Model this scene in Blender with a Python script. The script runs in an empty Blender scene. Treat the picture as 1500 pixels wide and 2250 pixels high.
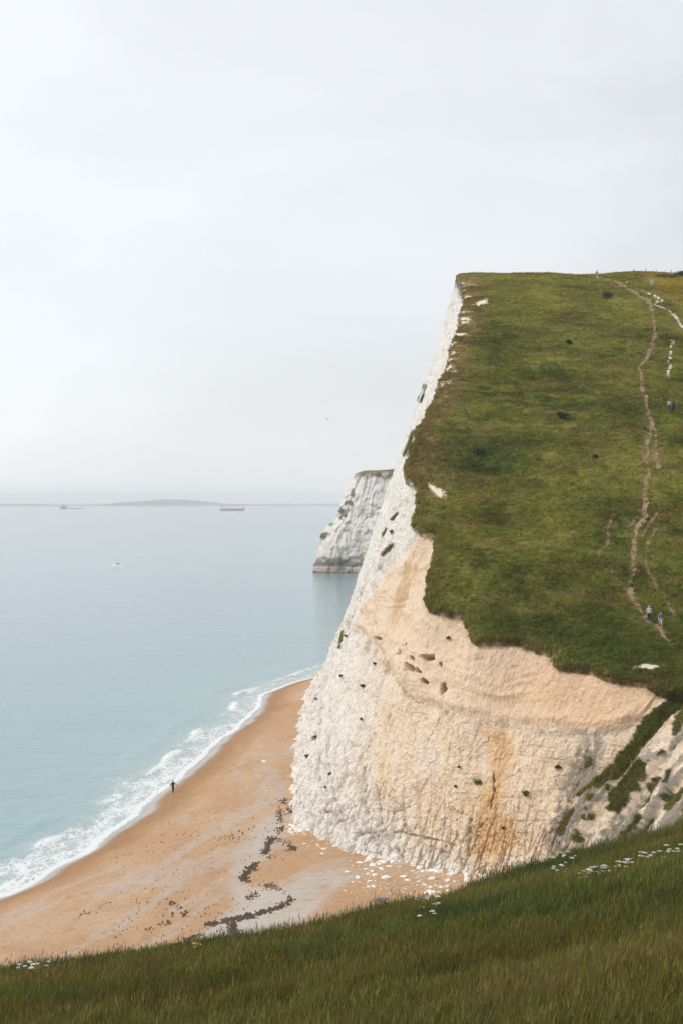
import bpy, bmesh, math, random
import numpy as np
from mathutils import Vector, Matrix

random.seed(7)
RNG = np.random.default_rng(11)
S = bpy.context.scene
COL = S.collection

# ------------------------------------------------------------------ camera
CAM = np.array([0.0, 0.0, 41.0])
FPX = 3125.0                       # 50 mm lens on a 24 mm wide frame, 1500 px across
PITCH = math.atan(25 / FPX)
cd = bpy.data.cameras.new('camera')
cd.sensor_fit = 'HORIZONTAL'; cd.sensor_width = 24; cd.lens = 50
cd.clip_start = 0.3; cd.clip_end = 200000
cam = bpy.data.objects.new('camera', cd); COL.objects.link(cam)
cam.location = CAM; cam.rotation_euler = (math.pi / 2 - PITCH, 0, 0)
S.camera = cam

# ------------------------------------------------------------------ light
SUN_DIR = Vector((-0.66, -0.34, 0.67)).normalized()
SUN_EL = math.asin(SUN_DIR.z)
SUN_AZ = math.atan2(SUN_DIR.x, SUN_DIR.y)
S.view_settings.view_transform = 'Standard'
S.view_settings.look = 'None'
S.view_settings.gamma = 1
S.view_settings.use_curve_mapping = False
S.view_settings.exposure = 0.5
S.render.engine = 'CYCLES'
S.cycles.use_denoising = True
S.cycles.max_bounces = 8
S.cycles.diffuse_bounces = 3
S.cycles.glossy_bounces = 2
S.cycles.transmission_bounces = 3
S.cycles.transparent_max_bounces = 8
S.cycles.volume_bounces = 5

W = bpy.data.worlds.new('World'); S.world = W; W.use_nodes = True
nt = W.node_tree; nt.nodes.clear()
def N(t, kind, **kw):
    n = t.nodes.new(kind)
    for k, v in kw.items(): setattr(n, k, v)
    return n
def Lk(t, a, b): t.links.new(a, b)
wo = N(nt, 'ShaderNodeOutputWorld'); bg = N(nt, 'ShaderNodeBackground')
bg.inputs['Strength'].default_value = 0.1
sky = N(nt, 'ShaderNodeTexSky', sky_type='NISHITA')
sky.sun_disc = False; sky.sun_elevation = SUN_EL; sky.sun_rotation = SUN_AZ
sky.altitude = 40; sky.dust_density = 1.0
tc = N(nt, 'ShaderNodeTexCoord')
# overcast sheet: brighter towards the veiled sun, with broad soft cloud forms
dot = N(nt, 'ShaderNodeVectorMath', operation='DOT_PRODUCT')
Lk(nt, tc.outputs['Generated'], dot.inputs[0]); dot.inputs[1].default_value = (-0.78, 0.30, 0.55)
mp = N(nt, 'ShaderNodeMapping'); mp.inputs['Scale'].default_value = (1.6, 1.6, 4.5)
Lk(nt, tc.outputs['Generated'], mp.inputs['Vector'])
nz = N(nt, 'ShaderNodeTexNoise'); nz.inputs['Scale'].default_value = 1.7; nz.inputs['Detail'].default_value = 6; nz.inputs['Roughness'].default_value = .5
nz.inputs['Distortion'].default_value = .35
Lk(nt, mp.outputs['Vector'], nz.inputs['Vector'])
mr = N(nt, 'ShaderNodeMapRange'); mr.inputs['From Min'].default_value = -0.05; mr.inputs['From Max'].default_value = 0.55
mr.inputs['To Min'].default_value = 5.35; mr.inputs['To Max'].default_value = 7.1; mr.clamp = False
Lk(nt, dot.outputs['Value'], mr.inputs['Value'])
nr = N(nt, 'ShaderNodeMapRange'); nr.inputs['From Min'].default_value = .35; nr.inputs['From Max'].default_value = .68
nr.inputs['To Min'].default_value = -0.5; nr.inputs['To Max'].default_value = 0.5
Lk(nt, nz.outputs['Fac'], nr.inputs['Value'])
ad = N(nt, 'ShaderNodeMath', operation='ADD'); Lk(nt, mr.outputs['Result'], ad.inputs[0]); Lk(nt, nr.outputs['Result'], ad.inputs[1])
cl = N(nt, 'ShaderNodeMath', operation='MINIMUM'); Lk(nt, ad.outputs[0], cl.inputs[0]); cl.inputs[1].default_value = 7.2
tint = N(nt, 'ShaderNodeVectorMath', operation='SCALE'); tint.inputs[0].default_value = (0.96, 0.988, 1.018)
Lk(nt, cl.outputs[0], tint.inputs['Scale'])
mx = N(nt, 'ShaderNodeMix', data_type='RGBA'); mx.inputs['Factor'].default_value = 0.93
Lk(nt, sky.outputs['Color'], mx.inputs['A']); Lk(nt, tint.outputs['Vector'], mx.inputs['B'])
Lk(nt, mx.outputs['Result'], bg.inputs['Color']); Lk(nt, bg.outputs[0], wo.inputs['Surface'])

sd = bpy.data.lights.new('sun', 'SUN'); sd.energy = 1.4; sd.angle = math.radians(16); sd.color = (1, 0.94, 0.85)
sun = bpy.data.objects.new('sun', sd); COL.objects.link(sun)
sun.rotation_euler = SUN_DIR.to_track_quat('Z', 'Y').to_euler()
sun.location = (-60, 0, 120)

# ------------------------------------------------------------------ helpers
FW = np.array([0, math.cos(PITCH), -math.sin(PITCH)]); UP = np.array([0, math.sin(PITCH), math.cos(PITCH)])
def ray(u, v):
    d = FW + np.array([1, 0, 0]) * (u - 750) / FPX + UP * (1125 - v) / FPX
    return d / d[1]
def proj(P):
    d = P - CAM
    dep = d @ FW
    dep = np.where(np.abs(dep) < 1e-3, 1e-3, dep)
    return 750 + FPX * d[:, 0] / dep, 1125 - FPX * (d @ UP) / dep
def hit(u, v, fn, y0, y1, n=3000):
    """first place where the pixel's ray meets the surface z = fn(x, y)"""
    d = ray(u, v); Y = np.linspace(y0, y1, n)
    z = CAM[2] + d[2] * Y; h = fn(d[0] * Y, Y)
    below = np.nonzero(z <= h)[0]
    k = below[0] if len(below) else n - 1
    return np.array([d[0] * Y[k], Y[k], h[k]])

def _hash(ix, iy, iz, seed):
    h = (ix.astype(np.uint32) * np.uint32(374761393) + iy.astype(np.uint32) * np.uint32(668265263)
         + iz.astype(np.uint32) * np.uint32(2246822519) + np.uint32(seed * 3266489917 & 0xffffffff))
    h = (h ^ (h >> np.uint32(13))) * np.uint32(1274126177)
    h = h ^ (h >> np.uint32(16))
    h = h * np.uint32(2654435761); h = h ^ (h >> np.uint32(15))
    return (h & np.uint32(0xffffff)).astype(np.float64) / 0xffffff
def vnoise(p, seed=0):
    i = np.floor(p).astype(np.int64); f = p - i
    w = f * f * f * (f * (f * 6 - 15) + 10)
    r = 0
    for dx in (0, 1):
        for dy in (0, 1):
            for dz in (0, 1):
                wt = (w[:, 0] if dx else 1 - w[:, 0]) * (w[:, 1] if dy else 1 - w[:, 1]) * (w[:, 2] if dz else 1 - w[:, 2])
                r = r + wt * _hash(i[:, 0] + dx, i[:, 1] + dy, i[:, 2] + dz, seed)
    return r * 2 - 1
def fbm(p, octv=4, gain=.5, seed=0):
    a = 1.0; r = 0; t = 0
    for k in range(octv):
        r = r + a * vnoise(p * (2.03 ** k) + 17.3 * k, seed + k); t += a; a *= gain
    return r / t
def worley(p, seed=0):
    i = np.floor(p).astype(np.int64)
    f1 = np.full(len(p), 9.0); f2 = np.full(len(p), 9.0); idv = np.zeros(len(p))
    for dx in (-1, 0, 1):
        for dy in (-1, 0, 1):
            for dz in (-1, 0, 1):
                c = i + np.array([dx, dy, dz])
                q = np.stack([_hash(c[:, 0], c[:, 1], c[:, 2], seed + s) for s in (1, 2, 3)], 1) + c
                d = np.sqrt(((q - p) ** 2).sum(1))
                m = d < f1
                f2 = np.where(m, f1, np.minimum(f2, d))
                idv = np.where(m, _hash(c[:, 0], c[:, 1], c[:, 2], seed + 9), idv)
                f1 = np.where(m, d, f1)
    return f1, f2, idv
def sst(a, b, x):
    t = np.clip((x - a) / (b - a), 0, 1); return t * t * (3 - 2 * t)
def line_dist(u, v, poly):
    best = np.full(u.shape, 1e9)
    for (ax, ay), (bx, by) in zip(poly[:-1], poly[1:]):
        ex, ey = bx - ax, by - ay
        t = np.clip(((u - ax) * ex + (v - ay) * ey) / (ex * ex + ey * ey + 1e-9), 0, 1)
        best = np.minimum(best, np.hypot(u - ax - t * ex, v - ay - t * ey))
    return best
def poly_sd(u, v, poly):
    """signed distance, positive inside"""
    d = line_dist(u, v, list(poly) + [poly[0]])
    ins = np.zeros(u.shape, bool)
    for (ax, ay), (bx, by) in zip(poly, list(poly[1:]) + [poly[0]]):
        c = ((ay > v) != (by > v)) & (u < (bx - ax) * (v - ay) / (by - ay + 1e-12) + ax)
        ins ^= c
    return np.where(ins, d, -d)
def mixc(a, b, f):
    return a + (np.asarray(b) - a) * np.asarray(f)[:, None]

def tag(o, label=None, cat=None, group=None, kind=None):
    if label: o['label'] = label
    if cat: o['category'] = cat
    if group: o['group'] = group
    if kind: o['kind'] = kind
    return o
def mesh_np(name, V, Q, mat, smooth=True, col=None, attrs=None, parent=None):
    me = bpy.data.meshes.new(name)
    V = np.asarray(V, np.float32); Q = np.asarray(Q, np.int32)
    k = Q.shape[1]
    me.vertices.add(len(V)); me.vertices.foreach_set('co', V.ravel())
    me.loops.add(Q.size); me.loops.foreach_set('vertex_index', Q.ravel())
    me.polygons.add(len(Q)); me.polygons.foreach_set('loop_start', np.arange(0, Q.size, k, dtype=np.int32))
    me.polygons.foreach_set('loop_total', np.full(len(Q), k, np.int32))
    me.polygons.foreach_set('use_smooth', np.full(len(Q), smooth))
    if col is not None:
        a = me.attributes.new('Col', 'FLOAT_COLOR', 'POINT')
        a.data.foreach_set('color', np.c_[col, np.ones(len(col))].astype(np.float32).ravel())
    for n_, v_ in (attrs or {}).items():
        a = me.attributes.new(n_, 'FLOAT', 'POINT'); a.data.foreach_set('value', np.asarray(v_, np.float32))
    me.update(calc_edges=True); me.validate()
    if mat: me.materials.append(mat)
    o = bpy.data.objects.new(name, me); COL.objects.link(o)
    if parent: o.parent = parent
    return o
def grid_q(nr_, nc, flip=False):
    a = (np.arange(nr_ - 1)[:, None] * nc + np.arange(nc - 1)[None, :]).ravel()
    q = np.stack([a, a + 1, a + nc + 1, a + nc], 1)
    return q[:, ::-1] if flip else q
def obj_bm(name, bm, mat, parent=None, smooth=False):
    me = bpy.data.meshes.new(name); bm.to_mesh(me); bm.free()
    if smooth: me.polygons.foreach_set('use_smooth', [True] * len(me.polygons))
    for m in (mat if isinstance(mat, (list, tuple)) else [mat]): me.materials.append(m)
    o = bpy.data.objects.new(name, me); COL.objects.link(o); o.parent = parent
    return o
def empty(name, loc, rz=0):
    o = bpy.data.objects.new(name, None); COL.objects.link(o)
    o.location = loc; o.rotation_euler = (0, 0, rz); o.empty_display_size = .3
    return o
def box(bm, x0, x1, y0, y1, z0, z1):
    m = Matrix.Translation(((x0 + x1) / 2, (y0 + y1) / 2, (z0 + z1) / 2)) @ Matrix.Diagonal((x1 - x0, y1 - y0, z1 - z0, 1))
    bmesh.ops.create_cube(bm, size=1, matrix=m)

# ------------------------------------------------------------------ materials
def mat_plain(name, c, rough=.8, spec=.3, metal=0):
    m = bpy.data.materials.new(name); m.use_nodes = True; t = m.node_tree
    b = t.nodes['Principled BSDF']
    n = N(t, 'ShaderNodeTexNoise'); n.inputs['Scale'].default_value = 9; n.inputs['Detail'].default_value = 4
    r = N(t, 'ShaderNodeMapRange'); r.inputs['To Min'].default_value = .82; r.inputs['To Max'].default_value = 1.16
    Lk(t, n.outputs['Fac'], r.inputs['Value'])
    s = N(t, 'ShaderNodeVectorMath', operation='SCALE'); s.inputs[0].default_value = c[:3]
    Lk(t, r.outputs['Result'], s.inputs['Scale']); Lk(t, s.outputs[0], b.inputs['Base Color'])
    b.inputs['Roughness'].default_value = rough; b.inputs['Specular IOR Level'].default_value = spec; b.inputs['Metallic'].default_value = metal
    return m

def mat_ground(name, scales, amp, bump, bdist, rough=.95, spec=.15, wet=False):
    """vertex colour broken up by fine noise, plus fine relief"""
    m = bpy.data.materials.new(name); m.use_nodes = True; t = m.node_tree; b = t.nodes['Principled BSDF']
    at = N(t, 'ShaderNodeAttribute', attribute_name='Col')
    tco = N(t, 'ShaderNodeTexCoord')
    cur = at.outputs['Color']; hgt = None
    for i, s_ in enumerate(scales):
        n = N(t, 'ShaderNodeTexNoise'); n.inputs['Scale'].default_value = s_; n.inputs['Detail'].default_value = 5; n.inputs['Roughness'].default_value = .62
        Lk(t, tco.outputs['Object'], n.inputs['Vector'])
        r = N(t, 'ShaderNodeMapRange'); r.inputs['From Min'].default_value = .25; r.inputs['From Max'].default_value = .75
        r.inputs['To Min'].default_value = 1 - amp[i]; r.inputs['To Max'].default_value = 1 + amp[i]
        Lk(t, n.outputs['Fac'], r.inputs['Value'])
        sc_ = N(t, 'ShaderNodeVectorMath', operation='SCALE'); Lk(t, cur, sc_.inputs[0]); Lk(t, r.outputs['Result'], sc_.inputs['Scale'])
        cur = sc_.outputs[0]
        if hgt is None: hgt = n.outputs['Fac']
        else:
            a = N(t, 'ShaderNodeMath', operation='ADD'); Lk(t, hgt, a.inputs[0]); Lk(t, n.outputs['Fac'], a.inputs[1]); hgt = a.outputs[0]
    Lk(t, cur, b.inputs['Base Color'])
    bp = N(t, 'ShaderNodeBump'); bp.inputs['Strength'].default_value = bump; bp.inputs['Distance'].default_value = bdist
    Lk(t, hgt, bp.inputs['Height']); Lk(t, bp.outputs['Normal'], b.inputs['Normal'])
    b.inputs['Roughness'].default_value = rough; b.inputs['Specular IOR Level'].default_value = spec
    if wet:
        w = N(t, 'ShaderNodeAttribute', attribute_name='wet')
        r = N(t, 'ShaderNodeMapRange'); r.inputs['To Min'].default_value = rough; r.inputs['To Max'].default_value = .16
        Lk(t, w.outputs['Fac'], r.inputs['Value']); Lk(t, r.outputs['Result'], b.inputs['Roughness'])
        r2 = N(t, 'ShaderNodeMapRange'); r2.inputs['To Min'].default_value = spec; r2.inputs['To Max'].default_value = .6
        Lk(t, w.outputs['Fac'], r2.inputs['Value']); Lk(t, r2.outputs['Result'], b.inputs['Specular IOR Level'])
        r3 = N(t, 'ShaderNodeMapRange'); r3.inputs['To Min'].default_value = bump; r3.inputs['To Max'].default_value = .04
        Lk(t, w.outputs['Fac'], r3.inputs['Value']); Lk(t, r3.outputs['Result'], bp.inputs['Strength'])
    return m

def mat_grass(name, mult=1.0):
    m = bpy.data.materials.new(name); m.use_nodes = True; t = m.node_tree; t.nodes.clear()
    out = N(t, 'ShaderNodeOutputMaterial')
    at = N(t, 'ShaderNodeAttribute', attribute_name='gcol', attribute_type='INSTANCER')
    bl = N(t, 'ShaderNodeAttribute', attribute_name='bl')
    r = N(t, 'ShaderNodeMapRange'); r.inputs['To Min'].default_value = .9 * mult; r.inputs['To Max'].default_value = 1.9 * mult
    Lk(t, bl.outputs['Fac'], r.inputs['Value'])
    s_ = N(t, 'ShaderNodeVectorMath', operation='SCALE'); Lk(t, at.outputs['Vector'], s_.inputs[0]); Lk(t, r.outputs['Result'], s_.inputs['Scale'])
    d = N(t, 'ShaderNodeBsdfDiffuse'); Lk(t, s_.outputs[0], d.inputs['Color'])
    tr = N(t, 'ShaderNodeBsdfTranslucent'); Lk(t, s_.outputs[0], tr.inputs['Color'])
    mix = N(t, 'ShaderNodeMixShader'); mix.inputs[0].default_value = .3
    Lk(t, d.outputs[0], mix.inputs[1]); Lk(t, tr.outputs[0], mix.inputs[2]); Lk(t, mix.outputs[0], out.inputs['Surface'])
    return m

def add_flint_pit_shade(m):  # flints, and the shade of small pits painted in as dark specks
    t = m.node_tree; b = t.nodes['Principled BSDF']; lk = b.inputs['Base Color'].links[0]; src = lk.from_socket
    tco = N(t, 'ShaderNodeTexCoord'); n = N(t, 'ShaderNodeTexNoise'); n.inputs['Scale'].default_value = 3.4; n.inputs['Detail'].default_value = 3; n.inputs['Roughness'].default_value = .7
    Lk(t, tco.outputs['Object'], n.inputs['Vector'])
    r = N(t, 'ShaderNodeMapRange'); r.inputs['From Min'].default_value = .585; r.inputs['From Max'].default_value = .70; r.inputs['To Max'].default_value = .5
    Lk(t, n.outputs['Fac'], r.inputs['Value'])
    g = N(t, 'ShaderNodeAttribute', attribute_name='flint_pit_shade'); k = N(t, 'ShaderNodeMath', operation='MULTIPLY'); Lk(t, r.outputs['Result'], k.inputs[0]); Lk(t, g.outputs['Fac'], k.inputs[1])
    x = N(t, 'ShaderNodeMix', data_type='RGBA'); Lk(t, k.outputs[0], x.inputs['Factor']); Lk(t, src, x.inputs['A']); x.inputs['B'].default_value = (.34, .26, .18, 1)
    Lk(t, x.outputs['Result'], b.inputs['Base Color'])
M_cliff = mat_ground('chalk', (1.3, 4.5, 14), (.10, .14, .12), .8, .16)
add_flint_pit_shade(M_cliff)
M_turf = mat_ground('turf', (.5, 4), (.18, .3), .6, .1)
M_beach = mat_ground('shingle', (.35, 2.3, 6, 13), (.05, .10, .26, .22), .6, .06, wet=True)
M_path = mat_ground('trodden_earth', (.8, 5), (.15, .2), .5, .04)
M_grass = mat_grass('grass_blade')
M_rock = mat_ground('fallen_chalk', (1.5, 7), (.08, .1), .5, .06)

# ------------------------------------------------------------------ land surface
gy = np.array([60, 100, 115, 124, 130, 136, 140, 148, 165, 178, 195, 215, 235, 260, 285, 305, 322, 345, 400, 520.])
gz = np.array([23, 22.2, 22, 22.2, 22.6, 23.4, 24.6, 28.3, 37.2, 43.8, 52, 60.3, 68, 76.6, 84.3, 89.7, 91.9, 92.2, 87, 66.])
_Y = np.arange(40, 540, .5); _Z = np.interp(_Y, gy, gz)
_k = np.exp(-.5 * (np.arange(-12, 13) / 5.) ** 2); _k /= _k.sum()
_Z = np.convolve(np.pad(_Z, 12, mode='edge'), _k, 'valid')
def z_fore(x, y):
    xq = np.clip(x, -40, 25)
    return 38 - .233 * y + .18 * x + .005 * xq * xq + 1.4 * np.exp(-(np.maximum(y, 0) / 9.) ** 2) + np.where(y < 0, -.1 * y * 0, 0)
def z_hill(x, y):
    return np.interp(y, _Y, _Z) + (.05 - .046 * sst(150, 200, y)) * np.maximum(x - 34, 0) - .012 * np.maximum(34 - x, 0) ** 1.3 * sst(200, 160, y)
def z_land(x, y):
    x = np.asarray(x, float); y = np.asarray(y, float)
    f = sst(72, 116, y)
    return z_fore(x, y) * (1 - f) + z_hill(x, y) * f

shore_px = [(-260, 2090), (-120, 2020), (0, 1975), (70, 1944), (121, 1904), (196, 1874), (233, 1840), (289, 1808), (322, 1776), (336, 1752),
            (387, 1716), (434, 1682), (490, 1622), (537, 1590), (567, 1560), (583, 1524), (640, 1502), (700, 1487)]
_sh = np.array([hit(u, v, lambda x, y: np.full_like(y, .12), 60, 500) for u, v in shore_px])
_sh = np.r_[[[-62, 40, 0], [-52, 85, 0]], _sh, [[2, 355, 0], [18, 420, 0], [34, 520, 0], [40, 640, 0], [36, 760, 0]]]
_sh = _sh[np.argsort(_sh[:, 1])]
SHY = np.arange(30, 760, .5)
SHX = np.interp(SHY, _sh[:, 1], _sh[:, 0])
_k2 = np.exp(-.5 * (np.arange(-8, 9) / 3.) ** 2); _k2 /= _k2.sum()
SHX = np.convolve(np.pad(SHX, 8, mode='edge'), _k2, 'valid')
def xs(y): return np.interp(y, SHY, SHX)
def z_beach(x, y):
    d = x - xs(y)
    return np.where(d > 0, 4.1 * (1 - np.exp(-np.maximum(d, 0) / 13.)) + .010 * np.maximum(d - 20, 0), .16 * d)

# cliff edge: pairs of (edge x,y) and (foot x,y)
st = [((-150, -60), (-170, -20)), ((-70, 0), (-82, 24)), ((-30, 28), (-42, 52)), ((-16, 38.5), (-26, 62))]
fore_px = [(0, 2132), (80, 2115), (100, 2122), (210, 2117), (265, 2100), (425, 2082), (525, 2060), (600, 2042), (750, 2024), (865, 2015), (890, 1995),
           (965, 1970), (1000, 1950), (1100, 1940), (1150, 1912), (1260, 1875), (1340, 1855), (1420, 1830), (1500, 1800), (1570, 1775)]
for u, v in fore_px:
    p = hit(u, v + 16, z_fore, 20, 90)
    st.append(((p[0], p[1]), (p[0] * .9 - 6, p[1] + 27)))
st += [((24, 63), (15, 91)), ((30, 71), (18, 95)), ((35, 84), (20, 100)), ((37.5, 97), (21, 105)), ((37, 118), (21, 117)), ((35, 128), (21, 127)), ((33.2, 134.5), (20.5, 133.5))]
main_px = [((1463, 1512), (20, 135)), ((1430, 1490), (19.3, 135.6)), ((1350, 1482), (18, 136.2)), ((1300, 1462), (16.8, 136.8)), ((1225, 1455), (14.8, 137.8)),
           ((1215, 1425), (14.2, 138.2)), ((1150, 1400), (12.5, 139)), ((1100, 1398), (10.8, 139.8)), ((1050, 1400), (9, 141)), ((1035, 1375), (8, 141.9)),
           ((1020, 1345), (7, 142.8)), ((985, 1335), (5.5, 144.3)), ((945, 1325), (3.5, 146.5)), ((935, 1290), (2, 148.4)), ((945, 1240), (0, 151)),
           ((962, 1170), (-2, 155)), ((906, 1143), (-3.5, 159)), ((919, 1108), (-4.8, 164)), ((921, 1065), (-5.8, 170)), ((898, 1040), (-6.3, 176)),
           ((890, 1020), (-6.5, 183)), ((903, 985), (-6.6, 192)), ((915, 945), (-6.6, 203)), ((935, 905), (-6.6, 214)), ((962, 850), (-6.6, 226)),
           ((985, 790), (-6.5, 240)), ((1005, 720), (-6.2, 262)), ((1022, 660), (-5.8, 286)), ((1020, 625), (-5, 300)), ((1008, 606), (-4, 312))]
k_near0 = len(st)
for (u, v), b in main_px:
    p = hit(u, v, z_land, 125, 345, 6000)
    st.append(((p[0], p[1]), b))
st += [((26.5, 328), (-2, 330)), ((28, 350), (3, 352)), ((36, 410), (16, 415)), ((60, 520), (42, 520))]
E = np.array([s[0] for s in st], float); B = np.array([s[1] for s in st], float)
for i in range(1, len(E)): E[i, 1] = max(E[i, 1], E[i - 1, 1] + .05)
seg = np.r_[0, np.cumsum(np.hypot(*np.diff(E, axis=0).T))]
# arc-length samples, dense where the photograph looks
def s_at_y(y): return np.interp(y, E[:, 1], seg)
cuts = [(seg[0], s_at_y(28), 2.0), (s_at_y(28), s_at_y(62), .16), (s_at_y(62), s_at_y(112), .6), (s_at_y(112), s_at_y(134), .2), (s_at_y(134), s_at_y(182), .115),
        (s_at_y(182), s_at_y(240), .22), (s_at_y(240), s_at_y(330), .32), (s_at_y(330), seg[-1], 3.0)]
SS = np.concatenate([np.arange(a, b, d) for a, b, d in cuts])
EX = np.interp(SS, seg, E[:, 0]); EY = np.interp(SS, seg, E[:, 1])
BX = np.interp(SS, seg, B[:, 0]); BY = np.interp(SS, seg, B[:, 1])
e1 = np.stack([SS * .45, np.zeros_like(SS), np.zeros_like(SS)], 1)
EX = EX + (.6 * fbm(e1, 4, .6, 5) + .48 * fbm(e1 * 3.1, 3, .6, 6)) * sst(-20, 30, EY)
NR = len(SS)

# --- the turf sheet: one row per edge sample, running inland
NCOL = 190
dd = np.r_[0, np.cumsum(np.concatenate([np.full(70, .22), np.full(60, .42), np.linspace(.5, 6, NCOL - 131)]))]
TX = EX[:, None] + dd[None, :] ; TY = np.repeat(EY[:, None], NCOL, 1)
tp = np.stack([TX.ravel(), TY.ravel(), np.zeros(TX.size)], 1)
def relief(x, y):
    p = np.stack([np.ravel(x), np.ravel(y), np.zeros(np.size(x))], 1).astype(float)
    nearf = sst(75, 50, p[:, 1])
    r = .55 * fbm(p / 9, 3, .5, 21) + .16 * fbm(p / 2.3, 3, .5, 22)
    r = r + .45 * fbm(p / np.array([13, 40, 1]), 3, .6, 24) * sst(270, 300, p[:, 1])
    terr = .10 * np.sin((p[:, 1] + 2.5 * fbm(p / 11, 2, .5, 23)) * 2.6) * sst(130, 150, p[:, 1])     # sheep terracettes
    return (r * (1 - .45 * nearf) + terr).reshape(np.shape(x))
def z_turf(x, y):
    x = np.atleast_1d(np.asarray(x, float)); y = np.atleast_1d(np.asarray(y, float))
    ex = np.interp(y, EY, EX)
    d = np.maximum(x - ex, 0)
    lip = -.35 * np.exp(-d / .8)                       # the sward rolls over the brink
    return z_land(x, y) + relief(x, y) * sst(0, 3, d) * sst(1, 14, np.hypot(x, y)) + lip
TZ = z_turf(TX.ravel(), TY.ravel())
EZ = TZ.reshape(TX.shape)[:, 0]
turf_v = np.stack([TX.ravel(), TY.ravel(), TZ], 1)
tu, tv = proj(turf_v)

PATHS = {
 'brown': [
  ([(1300, 607), (1340, 615), (1380, 632), (1415, 655), (1430, 672)], 1.5),
  ([(1430, 672), (1435, 700), (1437, 740), (1425, 780), (1405, 805), (1410, 840), (1415, 870), (1420, 895), (1435, 930), (1440, 970), (1440, 1010), (1446, 1035)], .62),
  ([(1430, 925), (1425, 960), (1420, 1005), (1422, 1040), (1417, 1080), (1415, 1120), (1420, 1135), (1400, 1170), (1395, 1190), (1392, 1230), (1387, 1290), (1390, 1320), (1410, 1355), (1425, 1371), (1452, 1390), (1465, 1410), (1482, 1425)], .5),
  ([(1450, 1128), (1425, 1155), (1408, 1185)], .35),
  ([(1440, 1165), (1418, 1205), (1420, 1250), (1445, 1300), (1475, 1345), (1492, 1372)], .36),
  ([(1352, 1130), (1335, 1165), (1340, 1190), (1315, 1215), (1325, 1240), (1350, 1265), (1367, 1292)], .28),
  ([(1405, 1140), (1375, 1165)], .25)],
 'chalk': [
  ([(1405, 634), (1418, 640), (1427, 645), (1440, 650), (1450, 655), (1457, 665)], .5),
  ([(1436, 653), (1446, 665), (1438, 672), (1453, 675), (1468, 681), (1478, 690), (1494, 709), (1503, 722)], .55),
  ([(1478, 745), (1472, 790), (1468, 830)], .35)]}
path_w = []
pathd = np.full(len(turf_v), 9.0)
for kind in PATHS:
    for px, w in PATHS[kind]:
        P = np.array([hit(u, v, z_land, 130, 330, 4000) for u, v in px])
        L = np.r_[0, np.cumsum(np.hypot(*np.diff(P[:, :2], axis=0).T))]
        s_ = np.arange(0, L[-1], .3)
        x = np.interp(s_, L, P[:, 0]); y = np.interp(s_, L, P[:, 1])
        k5 = np.ones(7) / 7
        x = np.convolve(np.pad(x, 3, mode='edge'), k5, 'valid'); y = np.convolve(np.pad(y, 3, mode='edge'), k5, 'valid')
        q = np.stack([s_ * .5, np.full_like(s_, len(path_w) * 7.), s_ * 0], 1)
        x = x + .35 * fbm(q, 3, .5, 31)
        hw = (w * .40 if w > .6 else w * .52) * (1 + .75 * fbm(q * 1.3, 3, .6, 32))
        path_w.append((kind, x, y, hw))
        m = (turf_v[:, 1] > y.min() - 2) & (turf_v[:, 1] < y.max() + 2)
        idx = np.nonzero(m)[0]
        for c in np.array_split(idx, max(1, len(idx) // 20000)):
            dm = np.hypot(turf_v[c, 0][:, None] - x[None, ::2], turf_v[c, 1][:, None] - y[None, ::2]) - hw[None, ::2]
            pathd[c] = np.minimum(pathd[c], dm.min(1))

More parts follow.
